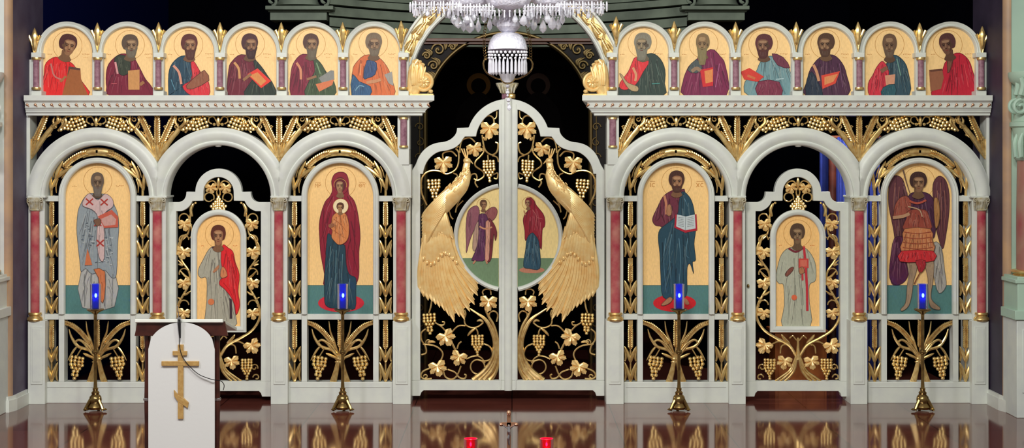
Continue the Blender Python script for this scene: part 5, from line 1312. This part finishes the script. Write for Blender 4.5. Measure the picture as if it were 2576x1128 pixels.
for (x0_, x1_, yy0, n_) in ((1040, 1160, 26, 17), (1400, 1518, 26, 17), (1150, 1240, 32, 13), (1320, 1410, 32, 13)):
    b = MB()
    for i in range(n_):
        px = x0_ + (x1_ - x0_) * i / (n_ - 1); q = y - .28 - .04 * (i % 3)
        b.ell(px, yy0 - 14, 3.4, 3.4, 0, q, 3.4, 7, 5); b.ell(px + 2, yy0 - 5, 2.6, 2.6, 0, q, 2.6, 7, 5); b.tube([(px, yy0 - 8, q), (px, yy0, q), (px, yy0 + 16 + 5 * (i % 2), q)], [1.4, 2.8, 1.8], y, 1, 6, 0)
    b.build('prism_garland', CRYST, t, smooth=0)
def drop(cx, top, bot, w, yy, m=CRYST):
    b = MB(); h = bot - top
    b.lathe(cx, [(top, w * .12), (top + h * .08, w * .3), (top + h * .14, w * .12), (top + h * .25, w * .35), (top + h * .5, w * .8), (top + h * .68, w), (top + h * .85, w * .7), (bot, .3)], yy, 8, .6)
    b.build('crystal_drop', m, t, smooth=0)
for (x, a, c, w) in ((1153, 36, 72, 12), (1166, 44, 80, 7), (1182, 34, 84, 13), (1203, 44, 82, 8), (1232, 38, 78, 7), (1218, 26, 58, 8), (1246, 34, 66, 9), (1318, 32, 66, 12), (1329, 40, 70, 7), (1343, 36, 78, 9), (1366, 44, 84, 10), (1352, 28, 60, 8), (1390, 36, 76, 12), (1404, 42, 76, 9), (1296, 30, 60, 8), (1264, 28, 56, 8), (1130, 24, 48, 6), (1428, 22, 46, 6), (1480, 22, 48, 6), (1075, 24, 42, 5), (1174, 30, 62, 9), (1192, 24, 54, 7), (1276, 40, 72, 10), (1334, 22, 52, 9), (1378, 26, 60, 9), (1415, 28, 62, 7), (1141, 30, 62, 8)):
    drop(x, a, c, w, y - .1 + random.uniform(-.1, .15))
b = MB(); b.lathe(1279, [(-40, 16), (-10, 14), (10, 22), (30, 12), (42, 14), (48, 24), (58, 30), (68, 30), (78, 22), (84, 12)], y, 24); b.build('centre_ball', FROST, t)
b = MB(); b.lathe(1279, [(-40, 10), (-200, 6), (-420, 6)], y, 12)
for a in range(6):
    q = a * 60 + 20; b.tube([(1279, -30, y), (1279 + 90 * cos(radians(q)), -50, y + .25 * sin(radians(q))), (1279 + 160 * cos(radians(q)), -20, y + .45 * sin(radians(q)))], 4, y, 1, 8)
b.build('stem', BRASS, t)
t = thing('hanging_lamp', 'domed crystal sanctuary lamp with prism fringe hanging below the chandelier', 'hanging lamp', M3(1277, 212, y))
cx = 1277
b = MB(); b.lathe(cx, [(82, 14), (84, 26), (90, 37), (100, 44), (112, 48), (122, 50), (126, 50), (126, 47), (110, 45)], y, 32); b.build('dome_shade', FROST, t, smooth=60)
for r_, (py, m, sz) in enumerate(((131, 26, 4), (139, 26, 3.6), (146, 22, 3.4))):
    b = MB()
    for i in range(m):
        a = 2 * pi * (i + .5 * (r_ % 2)) / m; b.ell(cx + 47 * cos(a), py, sz, sz, 0, y + 47 * S * .75 * sin(a), sz * .75, 7, 6)
    b.build('bead_row', CRYST, t)
for i in range(28):
    a = 2 * pi * i / 28; b = MB(); q = y + 46 * S * .75 * sin(a); X = cx + 46 * cos(a)
    b.tube([(X, 148, q), (X, 160, q), (X, 184, q), (X, 188, q)], [1.2, 3.2, 3.6, .8], y, .8, 6, 0); b.build('prism', CRYST, t, smooth=0)
b = MB(); b.tube([(1219, 150), (1216, 162), (1222, 180), (1240, 193), (1260, 200), (1294, 200), (1316, 193), (1334, 180), (1340, 162), (1333, 148), (1322, 146)], 2.0, y, 1, 8); b.ell(1222, 148, 4, 4, 0, y)
b.tube(arcp(cx, 190, 20, 200, 340, 12), 1.6, y - .05, 1, 6, 0); b.build('holder', BRASS, t)
b = MB(); b.lathe(cx, [(187, 21), (190, 20), (200, 17), (208, 14), (212, 6)], y, 20); b.build('cup', CRYST, t)
for (py, s_) in ((217, 5), (226, 3), (233, 5), (240, 3), (252, 5.5), (262, 3.5)):
    b = MB(); b.lathe(cx + (2 if py > 240 else 0), [(py - s_, 1), (py - s_ * .4, s_), (py + s_ * .4, s_), (py + s_, 1)], y, 8); b.build('bead', CRYST, t, smooth=0)
drop(1281, 258, 279, 6, y); bpy.data.objects  # last drop hangs from the chandelier's centre line
for i, (xa, ya_, xb, yb) in enumerate(((1318, 40, 1335, 150), (1226, 40, 1222, 150), (1277, 40, 1277, 40))):
    if i == 2: continue
    b = MB(); n = 16
    for k in range(n):
        f0 = k / n; X = xa + (xb - xa) * f0 + 6 * sin(f0 * pi) * (1 if i == 0 else -1); Y_ = ya_ + (yb - ya_) * f0
        b.tube(arcp(X, Y_ + 3, 3.4, 0, 360, 8), .8, y + (.1 if k % 2 else .11), 1, 5, 0)
    b.build('chain', BRASS, t)

# ------------------------------------------------------------------ side pillars at the picture edges
def side_pillar(side):
    y = -.50
    t = thing('wall_column', ('mint-green capital and marble column on pedestal at the right edge' if side > 0 else 'pale column on white pedestal cut by the left edge'), 'column', M3(2620 if side > 0 else -75, FY(y), y))
    cx = 2620 if side > 0 else -75
    b = MB(); b.lathe(cx, [(398, 58), (540, 60), (690, 60)], y, 32); b.build('shaft', VARIM if side > 0 else MARBLE, t)
    cm = MINT if side > 0 else WHITE
    b = MB(); b.lathe(cx, [(404, 61), (398, 66), (390, 64), (340, 66), (322, 70), (318, 76), (308, 76), (306, 70), (300, 66), (260, 62), (215, 60), (205, 74), (190, 80), (182, 80)], y, 32)
    for i in range(10):
        a = 180 + i * 36; X = cx + 64 * cos(radians(a)); q = y + 64 * S * sin(radians(a))
        b.tube(spiral(X, 270, 20, 4, 90, 90 + 420, 26), 4.5, q, 1, 8, 0)
        b.tube([(X, 395, q), (X - 3, 360, q - .01), (X + 2, 335, q - .02)], [6, 8, 3], q, 1, 7)
        b.tube([(X, 240, q), (X + 4, 215, q - .02), (X - 4, 196, q - .03)], [8, 9, 5], q, 1, 7)
    b.build('capital', cm, t)
    b = MB(); b.lathe(cx, [(678, 61), (680, 70), (684, 74), (688, 70), (690, 66), (694, 70), (697, 74)], y, 32); b.build('base_ring', GOLD, t)
    b = MB(); w = 60; f0 = y - .14
    b.box(cx - w, 697, cx + w, 790, f0, -.32); b.box(cx - w - 5, 704, cx + w + 5, 714, f0 - .015, -.32); b.box(cx - w - 6, 782, cx + w + 6, 806, f0 - .02, -.32)
    b.build('plinth', cm, t, bevel=.005)
    b = MB(); b.box(cx - w - 2, 806, cx + w + 2, FY(f0), f0, -.32); b.box(cx - 48, 830, cx + 48, 990, f0 - .01, f0)
    b.build('pedestal', WHITE2, t, bevel=.005)
side_pillar(1); side_pillar(-1)

# ------------------------------------------------------------------ lights, world, camera
def area(name, loc, tgt, size, energy, col, sy=None):
    l = bpy.data.lights.new(name, 'AREA'); l.shape = 'RECTANGLE'; l.size = size; l.size_y = sy or size; l.energy = energy; l.color = col
    o = bpy.data.objects.new(name, l); COL.objects.link(o); o.location = loc
    from mathutils import Vector
    o.rotation_euler = (Vector(tgt) - Vector(loc)).to_track_quat('-Z', 'Y').to_euler(); return o
area('nave_light_main', (-1.0, -8.5, 5.8), (-.4, 0, 1.5), 1.5, 430, (1.0, .97, .91))
area('nave_light_left', (-4.0, -7.0, 5.2), (-2.6, 0, 1.2), .8, 150, (.95, .93, 1.0))
area('nave_light_right', (1.6, -7.5, 5.4), (.9, 0, 1.6), .8, 140, (.90, 1.0, .92))
lx, _, lz = M3(2120, 318, .62)
area('sanctuary_light', (lx, .62, lz), (lx + .05, 1.4, 1.0), .25, 20, (1.0, .98, .95))
w = bpy.data.worlds.new('nave'); SC.world = w; w.use_nodes = True
w.node_tree.nodes['Background'].inputs['Color'].default_value = (1.0, .92, .82, 1); w.node_tree.nodes['Background'].inputs['Strength'].default_value = .36
cam = bpy.data.cameras.new('camera'); co = bpy.data.objects.new('camera', cam); COL.objects.link(co)
co.location = (0, -D, H); co.rotation_euler = (pi / 2, 0, 0)
cam.sensor_width = 36; cam.lens = 36 * D / (2576 * S); cam.shift_y = -164 / 2576
cam.clip_end = 100
SC.camera = co
SC.view_settings.view_transform = 'Standard'; SC.view_settings.look = 'None'; SC.view_settings.gamma = 1; SC.view_settings.use_curve_mapping = False
SC.view_settings.exposure = -0.12
